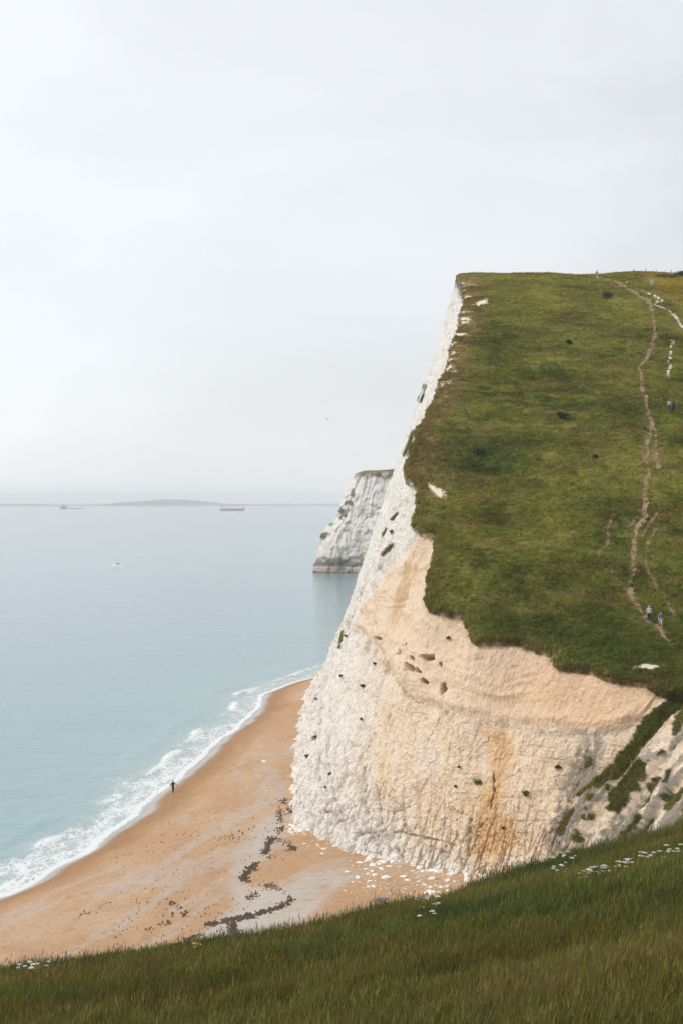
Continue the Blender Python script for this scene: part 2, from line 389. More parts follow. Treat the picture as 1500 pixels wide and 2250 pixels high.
SCARS = [[(938, 1058), (955, 1068), (980, 1080), (983, 1093), (960, 1090), (945, 1075)], [(1385, 1466), (1420, 1458), (1460, 1462), (1440, 1470), (1395, 1472)],
         [(1040, 664), (1070, 656), (1072, 665), (1050, 671)]]
def turf_colour(P, u, v, edge_d):
    y = P[:, 1]
    q = P * np.array([1, 1, 0])
    n1 = fbm(q / 14, 4, .55, 41); n2 = fbm(q / 4, 4, .55, 42); n3 = fbm(q * np.array([.16, .6, 0]), 4, .55, 43)
    green = np.tile(np.array([.092, .105, .024]), (len(P), 1))
    c = mixc(green, (.135, .140, .036), sst(-.25, .5, n1 + .3 * n3))
    c = mixc(c, (.045, .062, .018), sst(.0, .45, n2 - .3 * n1) * .8)
    tr_ = 1 - np.abs(fbm(np.stack([(P[:, 0] * .35 + P[:, 1]) / 2.2, (P[:, 0] - .3 * P[:, 1]) / 16, y * 0], 1), 3, .55, 44)) * 3
    c = mixc(c, (.17, .135, .055), sst(.45, .95, tr_) * .45)
    c = mixc(c, (.048, .066, .018), sst(-.1, -.8, tr_) * .4)
    c = mixc(c, (.175, .120, .055), sst(.12, .55, n3 * .8 + .5 * n2) * .5)               # dry stems
    c = mixc(c, (.052, .075, .020), sst(1290, 1420, v) * sst(1000, 1080, u) * .55 * (y > 120))   # rank growth low down
    c = mixc(c, (.042, .066, .022), np.exp(-((u - 1085) / 95) ** 2 - ((v - 1005) / 38) ** 2) * .8)
    c = mixc(c, (.150, .150, .036), np.exp(-((u - 1200) / 110) ** 2 - ((v - 1150) / 70) ** 2) * .5)
    c = mixc(c, (.165, .155, .042), sst(760, 640, v) * .6 * (y > 120))
    # the brown, worn sward along the seaward brink
    br = sst(5.5, 1.0, edge_d + 2.2 * n2 + 1.2 * n1) * sst(1130, 1000, v) * (y > 120)
    c = mixc(c, (.172, .122, .068), br * .8)
    c = mixc(c, (.150, .125, .055), sst(1.6, .2, edge_d + .8 * n2) * .5 * (y > 120))
    fld = poly_sd(u, v, [(1425, 614), (1505, 700), (1600, 700), (1600, 590), (1395, 596)])
    c = mixc(c, (.210, .160, .042), sst(-2, 6, fld) * .75 * (y > 200))
    # foreground sward: olive and russet seed heads
    f = sst(85, 70, y)
    fg = mixc(np.tile(np.array([.108, .096, .027]), (len(P), 1)), (.080, .094, .026), sst(-.2, .35, n3 + .4 * n2))
    fg = mixc(fg, (.165, .118, .046), sst(.15, .55, fbm(q * np.array([.11, .3, 0]), 4, .5, 47)) * .55)
    fg = mixc(fg, (.040, .058, .022), sst(.22, .5, n2) * .6)
    brk = sst(7.0, 1.0, edge_d * .6 + 3 * n1)
    fg = mixc(fg, (.052, .068, .022), brk * .7)
    c = c * (1 + .42 * fbm(q / 6.5, 3, .55, 48) + .22 * fbm(q / 1.6, 3, .6, 49))[:, None]
    fg = fg * (1 + .38 * fbm(q / np.array([4.5, 2.6, 1]), 3, .55, 50))[:, None]
    fg = fg * .88
    c = c * np.array([1.34, 1.30, 1.02]) * (1 - f[:, None]) + fg * f[:, None]
    return c
edge_d = np.repeat(dd[None, :], NR, 0).ravel()
tcol = turf_colour(turf_v, tu, tv, edge_d)
scar = np.zeros(len(turf_v))
for sp in SCARS:
    scar = np.maximum(scar, sst(-2.5, 2.5, poly_sd(tu, tv, sp) + 3 * fbm(turf_v / 1.2, 3, .5, 51)) * (turf_v[:, 1] > 130))
white_br = sst(2.6, .3, edge_d + 2.5 * fbm(turf_v / 2.2, 4, .6, 52) + 1.0) * sst(1010, 800, tv) * (turf_v[:, 1] > 185)
worn = np.maximum(scar, white_br)
tcol = mixc(tcol, (.22, .15, .09), sst(.9, .05, pathd) * .55)
tcol = mixc(tcol * .8, (.72, .62, .50), worn)
turf_v[:, 2] -= .07 * sst(.6, 0, pathd)
turf = mesh_np('hill', turf_v, grid_q(NR, NCOL, True), M_turf, col=tcol)
tag(turf, 'steep green grassy hill above the chalk cliff, with the dark near slope', 'hill', kind='structure')

# --- cliff face: loft from the brink to the foot
NT = 270
tt = np.linspace(0, 1, NT) ** 1.0
hA = np.interp(tt, [0, .03, .1, .22, .33, .36, .42, .6, .82, .92, 1], [0, .025, .11, .26, .41, .415, .45, .60, .79, .91, 1.1])
hB = np.interp(tt, [0, .03, .12, .5, .86, .94, 1], [0, .012, .09, .49, .84, .93, 1.06])
hC = tt ** .9
wA = sst(s_at_y(136), s_at_y(141), SS) * sst(s_at_y(181), s_at_y(160), SS)
wC = sst(s_at_y(141), s_at_y(135), SS)
HF = hA[None] * wA[:, None] + hC[None] * wC[:, None] + hB[None] * np.clip(1 - wA - wC, 0, 1)[:, None]
BZ = z_beach(BX, BY) - 1.6
def s_smooth(a, w):
    g_ = np.arange(SS[0], SS[-1], .2); b_ = np.interp(g_, SS, a); n_k = int(w / .2)
    k_ = np.hanning(2 * n_k + 1); k_ /= k_.sum()
    return np.interp(SS, g_, np.convolve(np.pad(b_, n_k, mode='edge'), k_, 'valid'))
EXs, EYs = s_smooth(EX, 5.0), s_smooth(EY, 5.0)
dec = np.exp(-(tt / .09) ** 1.3)[None]
cx = EXs[:, None] + (BX - EXs)[:, None] * HF + (EX - EXs)[:, None] * dec
cy = EYs[:, None] + (BY - EYs)[:, None] * HF + (EY - EYs)[:, None] * dec
cz = EZ[:, None] + (BZ - EZ)[:, None] * tt[None]
C0 = np.stack([cx, cy, cz], 2)
# smooth outward normals of the base loft
gs = np.gradient(C0, axis=0); gt = np.gradient(C0, axis=1)
def box_s(a, w):
    k = np.ones(2 * w + 1) / (2 * w + 1)
    return np.apply_along_axis(lambda r: np.convolve(np.pad(r, w, mode='edge'), k, 'valid'), 0, a)
gs = np.stack([box_s(gs[:, :, i], 30) for i in range(3)], 2)
Nn = np.cross(gs, gt); Nn /= np.linalg.norm(Nn, axis=2, keepdims=True) + 1e-9
if Nn[NR // 2, NT // 2] @ (CAM - C0[NR // 2, NT // 2]) < 0: Nn = -Nn
P = C0.reshape(-1, 3); NV = Nn.reshape(-1, 3)
cu, cv = proj(P)
s2 = np.repeat(SS[:, None], NT, 1).ravel(); t2 = np.repeat(tt[None], NR, 0).ravel()
main = (P[:, 1] > 112)
up_poly = [(790, 1378), (830, 1425), (880, 1480), (930, 1532), (1000, 1562), (1080, 1580), (1180, 1592), (1300, 1600), (1375, 1588), (1425, 1550), (1500, 1500), (1500, 1380),
           (1225, 1380), (1100, 1330), (1000, 1250), (985, 1150), (940, 1150), (905, 1215), (850, 1272), (812, 1330)]
wob = fbm(P / 3.5, 3, .5, 61)
sdU = poly_sd(cu, cv, up_poly) + 11 * wob + 9 * fbm(P / 1.8, 3, .6, 64)
upper = sst(-7, 7, sdU) * main
flank = sst(s_at_y(152), s_at_y(176), s2)
chine = sst(s_at_y(137.5), s_at_y(135), s2)
# relief
w1, w2, wid = worley(P * np.array([.55, .55, .42]) + .25 * np.stack([wob, wob, wob], 1), 71)
b1, b2, bid = worley(P * np.array([1.5, 1.5, 1.25]), 72)
flute_p = np.stack([s2 / 1.7, P[:, 2] / 13, s2 * 0], 1) + .25 * np.stack([wob, wob, wob], 1)
flute = 1 - np.abs(fbm(flute_p, 4, .55, 73)) * 2
big = fbm(P / 9, 3, .5, 74)
mid = fbm(P / 2.6, 4, .55, 75)
fine = fbm(P / .55, 3, .6, 76)
low = sst(.55, .95, t2)
warp = np.stack([fbm(P / 1.3, 3, .6, 84), fbm(P / 1.3 + 7, 3, .6, 85), fbm(P / 1.3 + 13, 3, .6, 86)], 1)
c1, c2, cid = worley(P * np.array([1.1, 1.1, .95]) + .30 * warp, 87)
d1, d2, did = worley(P * np.array([2.7, 2.7, 2.3]) + .35 * warp, 88)
e1_, e2_, eid = worley(P * np.array([5.5, 5.5, 4.8]), 83)
jq = np.stack([s2 / 1.15 + .22 * mid, P[:, 2] / 3.4 + .2 * wob, s2 * 0], 1)          # upright joints with a few bedding planes
j1, j2, jid = worley(jq, 99)
joint = sst(.13, .02, j2 - j1)
rdg = 1 - 2 * np.abs(fbm(P / np.array([1.8, 1.8, 3.2]), 4, .6, 89))
rough = (.55 * big + .30 * mid + .12 * rdg + (.12 + .22 * low) * (cid - .5) + (.085 + .12 * low) * (did - .5) + .08 * (eid - .5) + .09 * fine + (.10 + .28 * low) * (jid - .5)
         + (.12 + .62 * flank) * (flute - .45)) - (.04 + .22 * low) * joint - (.02 + .10 * low) * sst(.10, .02, c2 - c1)
strat_z = P[:, 2] + 2.6 * fbm(P / 8, 3, .5, 77) + .16 * (P[:, 0] - 15) * sst(22, 8, P[:, 0])
lay = fbm(np.stack([P[:, 0] / 9, P[:, 1] / 9, strat_z / .42], 1), 4, .6, 79)
lay2 = fbm(np.stack([P[:, 0] / 12, P[:, 1] / 12, strat_z / 1.5], 1), 3, .5, 82)
smoothd = .45 * big + .14 * mid + .055 * lay * sst(-.3, .4, mid) + .30 * sst(-.1, .5, lay2) + .12 * fbm(P / 1.2, 3, .5, 66) + .05 * fine + .10 * (cid - .5) + .07 * (did - .5) + .04 * (eid - .5) - .05 * joint + .10 * (flute - .5)
bulge = 0
ravine = np.abs(fbm(np.stack([(P[:, 1] + .18 * P[:, 0]) / 2.2, P[:, 2] / 30, P[:, 0] * 0], 1), 4, .55, 78))
chd = -.9 * (1 - sst(0, .35, ravine)) + .35 * mid + .2 * fine + .12 * (bid - .5)
bq = P[:, 2] + .9 * fbm(P / 7, 3, .5, 63) + .05 * P[:, 0]
bedl = sst(.90, .995, np.cos(bq * 2 * math.pi / 2.1)) * sst(-.05, .45, fbm(P / np.array([1.6, 1.6, 1]), 3, .6, 65))
rough = rough - .10 * bedl
disp = rough * (1 - upper) + smoothd * upper
disp = disp * (1 - chine) + chd * chine
lipb = np.exp(-(np.abs(sdU - 10) / 11) ** 2) * main * (1 - chine)                     # overhanging ledge
under = np.exp(-((sdU + 14) / 12) ** 2) * main * (1 - chine)
disp += (.55 * lipb - .30 * under) * (.55 + .45 * sst(-.4, .4, fbm(P / 4, 2, .5, 80)))
# hollows worn into the smooth band
caves = [(905, 1466, 20, 6, .55), (936, 1497, 10, 5, .7), (975, 1507, 5, 7, 0), (880, 1433, 9, 6, .5), (911, 1447, 7, 3, .5), (940, 1443, 12, 5, 0), (832, 1402, 11, 4, .1),
         (893, 1415, 5, 3, .2), (972, 1459, 4, 4, 0), (922, 1474, 12, 4, .8)]
cave = np.zeros(len(P))
for x0, y0, a, b, r in caves:
    a, b = a * .66, b * .55
    dx, dy = cu - x0, cv - y0
    X = dx * math.cos(r) + dy * math.sin(r); Y = -dx * math.sin(r) + dy * math.cos(r)
    cave = np.maximum(cave, sst(1.5, .45, np.hypot(X / a, np.where(Y > 0, Y / (2.6 * b), Y / b)) * (1 + .8 * mid + .6 * fine)))
disp -= 1.7 * cave * main
cracks = [([(803, 1690), (800, 1760), (805, 1800), (803, 1860)], 2.5), ([(868, 1552), (850, 1590), (815, 1625), (802, 1655)], 2.0), ([(1035, 1800), (1030, 1850), (1027, 1878)], 3),
          ([(877, 1740), (879, 1800), (876, 1870)], 1.6), ([(858, 1780), (857, 1870)], 1.4), ([(690, 1792), (730, 1785), (800, 1772)], 1.6), ([(1088, 1700), (1090, 1740), (1075, 1800), (1035, 1830)], .8),
          ([(745, 1770), (770, 1838), (800, 1832)], 1.8), ([(800, 1832), (870, 1826), (950, 1845), (1000, 1858)], 1.5), ([(732, 1540), (731, 1700), (735, 1760)], 1.5), ([(708, 1560), (709, 1720)], 1.2), ([(835, 1730), (832, 1830), (837, 1880)], 1.3)]
crk = np.zeros(len(P))
for pl, w in cracks:
    crk = np.maximum(crk, sst(w * 2.2, w * .5, line_dist(cu + 9 * wob + 4 * mid, cv + 5 * mid, pl) + 3.0 * fine) * sst(-.45, .15, fbm(P / 1.1, 2, .5, 98)))
crk *= main
disp -= .38 * crk
fade = sst(0, .035, t2)
disp -= .35 * np.exp(-((t2 - .028) / .016) ** 2) * (1 + .8 * mid) * main
# toe buttresses spread over the shingle
disp += .6 * sst(.80, 1, t2) * (fbm(np.stack([s2 / 2.6, s2 * 0, s2 * 0], 1), 3, .6, 81) + .25) * (1 - chine)
Pd = P + NV * (disp * fade)[:, None]

greyp0 = poly_sd(cu, cv, [(1240, 1840), (1270, 1700), (1330, 1650), (1420, 1640), (1520, 1580), (1520, 1850), (1300, 1880)])
# vegetated ground on the face
veg_lines = [([(1490, 1520), (1440, 1570), (1385, 1640), (1345, 1690), (1310, 1718)], 13), ([(1398, 1690), (1362, 1735), (1345, 1765)], 17), ([(1267, 1765), (1245, 1800), (1228, 1828)], 7),
             ([(1296, 1750), (1290, 1762)], 7), ([(1500, 1560), (1478, 1610)], 11), ([(1498, 1730), (1465, 1768)], 11), ([(1400, 1795), (1362, 1835)], 12), ([(1330, 1700), (1270, 1745)], 8),
             ([(1440, 1715), (1425, 1745)], 7), ([(1460, 1500), (1490, 1500)], 12), ([(1420, 1800), (1400, 1830)], 6), ([(1295, 1675), (1285, 1690)], 7), ([(1450, 1560), (1475, 1530)], 5)]
veg = np.zeros(len(P))
for pl, w in veg_lines:
    veg = np.maximum(veg, sst(3, -3, line_dist(cu, cv, pl) - w * 1.0 - 10 * wob - 9 * mid - 6 * fine))
flk_lines = [([(846, 1084), (826, 1116)], 4), ([(803, 1172), (790, 1203)], 3), ([(748, 1290), (738, 1332)], 3.5), ([(722, 1372), (716, 1395)], 3), ([(870, 1200), (850, 1222)], 4), ([(855, 1165), (846, 1180)], 2.5),
             ([(936, 848), (926, 884)], 3), ([(760, 1392), (752, 1425)], 2.5), ([(880, 1130), (872, 1145)], 3), ([(912, 950), (892, 1000)], 5)]
for pl, w in flk_lines:
    veg = np.maximum(veg, sst(2, -2, line_dist(cu, cv, pl) - w - 2 * wob))
spk = sst(.32, .5, fbm(P / np.array([.9, .9, 1.5]), 3, .6, 68)) * sst(-10, 15, greyp0)
veg = np.maximum(veg, spk)
veg = veg * main * sst(1.0, .97, t2)

# colour of the rock
ub = np.interp(cv, [600, 1100, 1200, 1300, 1400, 1600, 1750, 1850, 1920], [1100, 940, 870, 790, 725, 715, 730, 830, 930])
warm = sst(-10, 190, cu - ub + 55 * fbm(P / 5, 3, .5, 90)) * main
ccol = np.tile(np.array([.82, .785, .74]), (len(P), 1))
ccol = mixc(ccol, (.84, .69, .52), warm * .92)
ccol = mixc(ccol, (.80, .60, .40), warm * sst(.0, .6, fbm(P / np.array([2.4, 2.4, 6]), 4, .6, 91)) * .65)
ccol = mixc(ccol, (.82, .77, .70), sst(.1, .6, fbm(P / 3, 4, .6, 92)) * .55)
ccol = mixc(ccol, (.76, .545, .37), upper * .9)
ccol = mixc(ccol, (.81, .69, .55), upper * sst(1230, 980, cu) * .55)
ccol = mixc(ccol, (.64, .43, .25), upper * sst(.10, .5, lay) * .26 * sst(-.25, .35, big))
ccol = mixc(ccol, (.62, .40, .22), upper * sst(.25, .6, fbm(np.stack([s2 / 1.6, s2 * 0, P[:, 2] / 16], 1), 4, .6, 93)) * .7)
ccol = mixc(ccol, (.60, .42, .26), upper * sst(.12, .5, fbm(np.stack([P[:, 0] / 6, P[:, 1] / 6, strat_z / .8], 1), 4, .6, 67)) * .38)
stain = poly_sd(cu, cv, [(1058, 1602), (1126, 1616), (1122, 1680), (1104, 1780), (1150, 1835), (1100, 1885), (1035, 1875), (1045, 1800), (1085, 1700), (1078, 1640)]) + 14 * fbm(P / 1.6, 4, .6, 94)
ccol = mixc(ccol, (.74, .46, .20), sst(-16, 14, stain) * .72 * main)
ccol = mixc(ccol, (.55, .36, .20), sst(.3, .7, fbm(P / 1.1, 4, .6, 95)) * warm * sst(1500, 1640, cv) * .30)
# flints and the overhang's shadow line, painted in bands below the ledge
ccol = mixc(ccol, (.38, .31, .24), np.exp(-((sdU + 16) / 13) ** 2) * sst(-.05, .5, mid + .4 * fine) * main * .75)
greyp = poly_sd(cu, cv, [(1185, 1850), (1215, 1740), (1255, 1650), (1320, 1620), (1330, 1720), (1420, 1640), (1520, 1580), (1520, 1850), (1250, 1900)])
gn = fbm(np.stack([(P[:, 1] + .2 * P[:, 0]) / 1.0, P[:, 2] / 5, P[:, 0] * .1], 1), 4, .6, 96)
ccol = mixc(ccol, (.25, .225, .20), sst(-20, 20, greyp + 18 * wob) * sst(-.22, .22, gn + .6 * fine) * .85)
ccol = mixc(ccol, (.70, .58, .44), chine * sst(.1, -.4, gn) * .6)
ccol = mixc(ccol, (.40, .36, .30), (1 - warm) * sst(.45, .8, fbm(P / np.array([.8, .8, 1.4]), 3, .6, 97)) * .5)
ccol = mixc(ccol, (.50, .37, .25), joint * (.3 + .7 * low) * (1 - upper) * (1 - chine) * main * .6)
ccol = mixc(ccol, (.46, .36, .26), bedl * (1 - upper) * (1 - chine) * main * .27)
ccol = mixc(ccol, (.30, .21, .14), crk * .6)
ccol = mixc(ccol, (.50, .34, .21), cave * .7)  # brown stain, with shade painted into the hollows
ccol = mixc(ccol, (.055, .068, .020), np.clip(veg, 0, 1))
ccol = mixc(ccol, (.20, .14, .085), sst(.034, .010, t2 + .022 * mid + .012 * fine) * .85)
cliff = mesh_np('cliff', Pd, grid_q(NR, NT), M_cliff, smooth=False, col=ccol, attrs={'flint_pit_shade': (1 - .6 * upper) * (.45 + .55 * warm) * (1 + .5 * low)})
tag(cliff, 'white and cream weathered chalk cliff falling from the grassy brink to the beach', 'cliff', kind='structure')
cu2, cv2 = proj(Pd)

# ------------------------------------------------------------------ beach
by = np.concatenate([np.arange(30, 110, 1.2), np.arange(110, 340, .3), np.arange(340, 560, 3)])
bd = np.concatenate([np.arange(-14, -3, 1.0), np.arange(-3, 34, .28), np.arange(34, 75, 1.0)])
BXg = xs(by)[:, None] + bd[None]; BYg = np.repeat(by[:, None], len(bd), 1)
bp_ = np.stack([BXg.ravel(), BYg.ravel(), np.zeros(BXg.size)], 1)
bdv = np.repeat(bd[None], len(by), 0).ravel()
# across-beach / along-beach coordinates for shore-parallel streaks
streak = np.stack([bdv / 2.2, bp_[:, 1] / 16, bdv * 0], 1)
streak = streak + .5 * np.stack([fbm(bp_ / 9, 2, .5, 101)] * 3, 1)
ns = fbm(streak, 4, .55, 102); npch = fbm(bp_ / np.array([7, 13, 1]), 4, .55, 103); nf = fbm(bp_ / .8, 3, .6, 104)
def beach_z(x, y):
    x = np.atleast_1d(np.asarray(x, float)); y = np.atleast_1d(np.asarray(y, float))
    p = np.stack([x, y, x * 0], 1); d = x - xs(y)
    on = sst(3, 7, d)
    return z_beach(x, y) + on * (.10 * fbm(p / np.array([3, 8, 1]), 3, .5, 105) + .05 * fbm(p / .9, 2, .5, 106))
bz = beach_z(bp_[:, 0], bp_[:, 1])
# footprints and scuffs
f1, f2, fid = worley(bp_ / np.array([.9, .9, 1]), 107)
foot = sst(.34, .12, f1) * (fid > .55) * sst(6, 9, bdv) * sst(24, 15, bdv)
bz -= .05 * foot
bv = np.stack([bp_[:, 0], bp_[:, 1], bz], 1)
bu, bvv = proj(bv)
bcol = np.tile(np.array([.46, .285, .165]), (len(bv), 1))
bcol = mixc(bcol, (.52, .36, .235), sst(-.3, .5, npch) * .7)
bcol = mixc(bcol, (.43, .24, .12), sst(8.5, 3.5, bdv + 2 * ns) * .85)
bcol = mixc(bcol, (.46, .42, .38), sst(.08, .38, ns + .35 * npch) * sst(6, 10, bdv) * .45)
shp = poly_sd(bu, bvv, [(500, 1905), (560, 1830), (600, 1800), (612, 1850), (570, 1900), (545, 1940), (600, 1955), (660, 1930), (760, 1900), (770, 1925), (700, 2000), (640, 2060), (380, 2100), (430, 2050), (520, 2000), (500, 1950)])
bcol = mixc(bcol, (.50, .475, .445), sst(-14, 16, shp + 22 * npch + 12 * nf) * .62)
bcol = mixc(bcol, (.66, .54, .43), np.exp(-((bu - 1130) / 110) ** 2 - ((bvv - 1890) / 34) ** 2) * .7)
bcol = mixc(bcol, (.27, .185, .12), foot * .35)
bcol = mixc(bcol, bcol.mean(0) * .55, sst(.25, .55, nf) * .35)
wet = sst(2.4, .7, bdv + .9 * fbm(np.stack([bp_[:, 1] / 5, bdv * 0, bdv * 0], 1), 3, .5, 109))
damp = sst(7.5, 2.5, bdv + 1.5 * ns)
bcol = bcol * (1 - .22 * damp[:, None])
bcol = mixc(bcol, (.30, .25, .21), wet * .85)
beach = mesh_np('beach', bv, grid_q(len(by), len(bd)), M_beach, col=bcol, attrs={'wet': wet})
tag(beach, 'tan and grey shingle beach curving below the chalk cliff', 'beach', kind='structure')

# ------------------------------------------------------------------ sea
sy = np.concatenate([np.arange(30, 120, 2.5), np.arange(120, 340, .6), np.arange(340, 760, 6), 760 * 1.12 ** np.arange(0, 27)])
sdist = np.concatenate([-(12 * 1.35 ** np.arange(19, 0, -1)), np.arange(-9, -1.5, 2.5), np.arange(-1.5, 16, .22), np.arange(16, 60, 1.6), 60 * 1.16 ** np.arange(1, 38)])
SXg = xs(np.minimum(sy, 759))[:, None] - sdist[None]
# beyond the headland the sheet also runs to the right
SYg = np.repeat(sy[:, None], len(sdist), 1)
sdv = np.repeat(sdist[None], len(sy), 0).ravel()
sp = np.stack([SXg.ravel(), SYg.ravel(), np.zeros(SXg.size)], 1)
al = np.stack([sp[:, 1] / 9, sdv * 0, sdv * 0], 1)
front = .9 * fbm(al, 3, .5, 121)                       # scalloped swash edge
ridge_d = 6.4 + 2.0 * fbm(al * .6, 2, .5, 122)
brk = np.exp(-((sdv - ridge_d) / .8) ** 2) * sst(-.25, .35, fbm(al * .8, 3, .5, 123))
ridge2 = np.exp(-((sdv - ridge_d - 5.5) / 1.6) ** 2)
nears = sst(120, 40, sdv)
hz_ = .30 * brk + .16 * ridge2 * sst(-.3, .3, fbm(al * .5 + 9, 2, .5, 124)) + .06 * fbm(np.stack([sdv / 1.6, sp[:, 1] / 5, sdv * 0], 1), 3, .5, 125) * nears
film = sst(5, 0, sdv) * sst(-8, -1.5, sdv)
sp[:, 2] = hz_ * sst(0, 3, sdv) + .02 + .10 * film
wide = sst(170, 330, sp[:, 1]) * .35
foam = np.clip(.78 * np.exp(-((sdv - .35 - front) / .34) ** 2) + .38 * sst(15, 1.0, sdv + 2.5 * front) * (1 - wide) + .42 * brk, 0, 1)
foam *= sst(-1.2, 0, sdv - .2 - front)
foam = np.where(sdv > 22, 0, foam)
# open-water white water around the far rider
def m_sea(): 
    m = bpy.data.materials.new('sea_water'); m.use_nodes = True; t = m.node_tree; b = t.nodes['Principled BSDF']
    tco = N(t, 'ShaderNodeTexCoord')
    dA = N(t, 'ShaderNodeAttribute', attribute_name='off'); fA = N(t, 'ShaderNodeAttribute', attribute_name='foam')
    lg = N(t, 'ShaderNodeMath', operation='LOGARITHM'); lg.inputs[1].default_value = 10
    a1 = N(t, 'ShaderNodeMath', operation='ADD'); a1.inputs[1].default_value = 2.0
    Lk(t, dA.outputs['Fac'], a1.inputs[0])
    big_ = N(t, 'ShaderNodeTexNoise'); big_.inputs['Scale'].default_value = .02; big_.inputs['Detail'].default_value = 4
    mpb = N(t, 'ShaderNodeMapping'); mpb.inputs['Scale'].default_value = (.6, 1.3, 1); Lk(t, tco.outputs['Object'], mpb.inputs['Vector']); Lk(t, mpb.outputs[0], big_.inputs['Vector'])
    br = N(t, 'ShaderNodeMapRange'); br.inputs['To Min'].default_value = .45; br.inputs['To Max'].default_value = 1.7
    Lk(t, big_.outputs['Fac'], br.inputs['Value'])
    ml = N(t, 'ShaderNodeMath', operation='MULTIPLY'); Lk(t, a1.outputs[0], ml.inputs[0]); Lk(t, br.outputs['Result'], ml.inputs[1])
    Lk(t, ml.outputs[0], lg.inputs[0])
    dv = N(t, 'ShaderNodeMath', operation='DIVIDE'); dv.inputs[1].default_value = 3.5; Lk(t, lg.outputs[0], dv.inputs[0])
    cr = N(t, 'ShaderNodeValToRGB'); e = cr.color_ramp.elements
    e[0].position = .0; e[0].color = (.36, .34, .30, 1); e[1].position = 1; e[1].color = (.16, .22, .28, 1)
    for p_, c_ in ((.2, (.30, .37, .36, 1)), (.32, (.20, .34, .36, 1)), (.45, (.17, .295, .335, 1)), (.62, (.165, .26, .32, 1))):
        k_ = e.new(p_); k_.color = c_
    Lk(t, dv.outputs[0], cr.inputs['Fac'])
    # foam lace
    mp1 = N(t, 'ShaderNodeMapping'); mp1.inputs['Scale'].default_value = (1.0, .42, 1); mp1.inputs['Rotation'].default_value = (0, 0, math.radians(-10))
    Lk(t, tco.outputs['Object'], mp1.inputs['Vector'])
    wn = N(t, 'ShaderNodeTexNoise'); wn.inputs['Scale'].default_value = .8; wn.inputs['Detail'].default_value = 4
    Lk(t, mp1.outputs[0], wn.inputs['Vector'])
    wsc = N(t, 'ShaderNodeVectorMath', operation='SCALE'); wsc.inputs['Scale'].default_value = 1.6; Lk(t, wn.outputs['Color'], wsc.inputs[0])
    wad = N(t, 'ShaderNodeVectorMath', operation='ADD'); Lk(t, mp1.outputs[0], wad.inputs[0]); Lk(t, wsc.outputs[0], wad.inputs[1])
    vo = N(t, 'ShaderNodeTexVoronoi', feature='DISTANCE_TO_EDGE'); vo.inputs['Scale'].default_value = 1.15
    Lk(t, wad.outputs[0], vo.inputs['Vector'])
    vo2 = N(t, 'ShaderNodeTexVoronoi', feature='DISTANCE_TO_EDGE'); vo2.inputs['Scale'].default_value = 2.9
    Lk(t, wad.outputs[0], vo2.inputs['Vector'])
    mn = N(t, 'ShaderNodeMath', operation='MULTIPLY'); Lk(t, vo.outputs['Distance'], mn.inputs[0]); mn.inputs[1].default_value = 1.5
    mn2 = N(t, 'ShaderNodeMath', operation='MULTIPLY'); Lk(t, vo2.outputs['Distance'], mn2.inputs[0]); mn2.inputs[1].default_value = 2.0
    mi = N(t, 'ShaderNodeMath', operation='MINIMUM'); Lk(t, mn.outputs[0], mi.inputs[0]); Lk(t, mn2.outputs[0], mi.inputs[1])
    n3 = N(t, 'ShaderNodeTexNoise'); n3.inputs['Scale'].default_value = .45; n3.inputs['Detail'].default_value = 6; n3.inputs['Roughness'].default_value = .65; Lk(t, mp1.outputs[0], n3.inputs['Vector'])
    # threshold: foam where lace distance < f(foam, noise)
    th = N(t, 'ShaderNodeMath', operation='MULTIPLY_ADD'); Lk(t, fA.outputs['Fac'], th.inputs[0]); th.inputs[1].default_value = .95; th.inputs[2].default_value = -.62
    th2 = N(t, 'ShaderNodeMath', operation='ADD'); Lk(t, th.outputs[0], th2.inputs[0]); Lk(t, n3.outputs['Fac'], th2.inputs[1])
    df = N(t, 'ShaderNodeMath', operation='SUBTRACT'); Lk(t, th2.outputs[0], df.inputs[0]); Lk(t, mi.outputs[0], df.inputs[1])
    fr = N(t, 'ShaderNodeMapRange', interpolation_type='SMOOTHSTEP'); fr.inputs['From Min'].default_value = -.06; fr.inputs['From Max'].default_value = .22
    Lk(t, df.outputs[0], fr.inputs['Value'])
    gate = N(t, 'ShaderNodeMapRange', interpolation_type='SMOOTHSTEP'); gate.inputs['From Min'].default_value = .03; gate.inputs['From Max'].default_value = .3; Lk(t, fA.outputs['Fac'], gate.inputs['Value'])
    fm = N(t, 'ShaderNodeMath', operation='MULTIPLY'); Lk(t, fr.outputs['Result'], fm.inputs[0]); Lk(t, gate.outputs['Result'], fm.inputs[1])
    fmx = N(t, 'ShaderNodeMix', data_type='RGBA'); Lk(t, fm.outputs[0], fmx.inputs['Factor']); Lk(t, cr.outputs['Color'], fmx.inputs['A']); fmx.inputs['B'].default_value = (.72, .74, .755, 1)
    Lk(t, fmx.outputs['Result'], b.inputs['Base Color'])
    rr = N(t, 'ShaderNodeMapRange'); rr.inputs['To Min'].default_value = .13; rr.inputs['To Max'].default_value = .8; Lk(t, fm.outputs[0], rr.inputs['Value']); Lk(t, rr.outputs['Result'], b.inputs['Roughness'])
    b.inputs['IOR'].default_value = 1.33
    # wavelets, stretched along the crests
    mp2 = N(t, 'ShaderNodeMapping'); mp2.inputs['Scale'].default_value = (.35, 1.0, 1); mp2.inputs['Rotation'].default_value = (0, 0, math.radians(12))
    Lk(t, tco.outputs['Object'], mp2.inputs['Vector'])
    hs = None
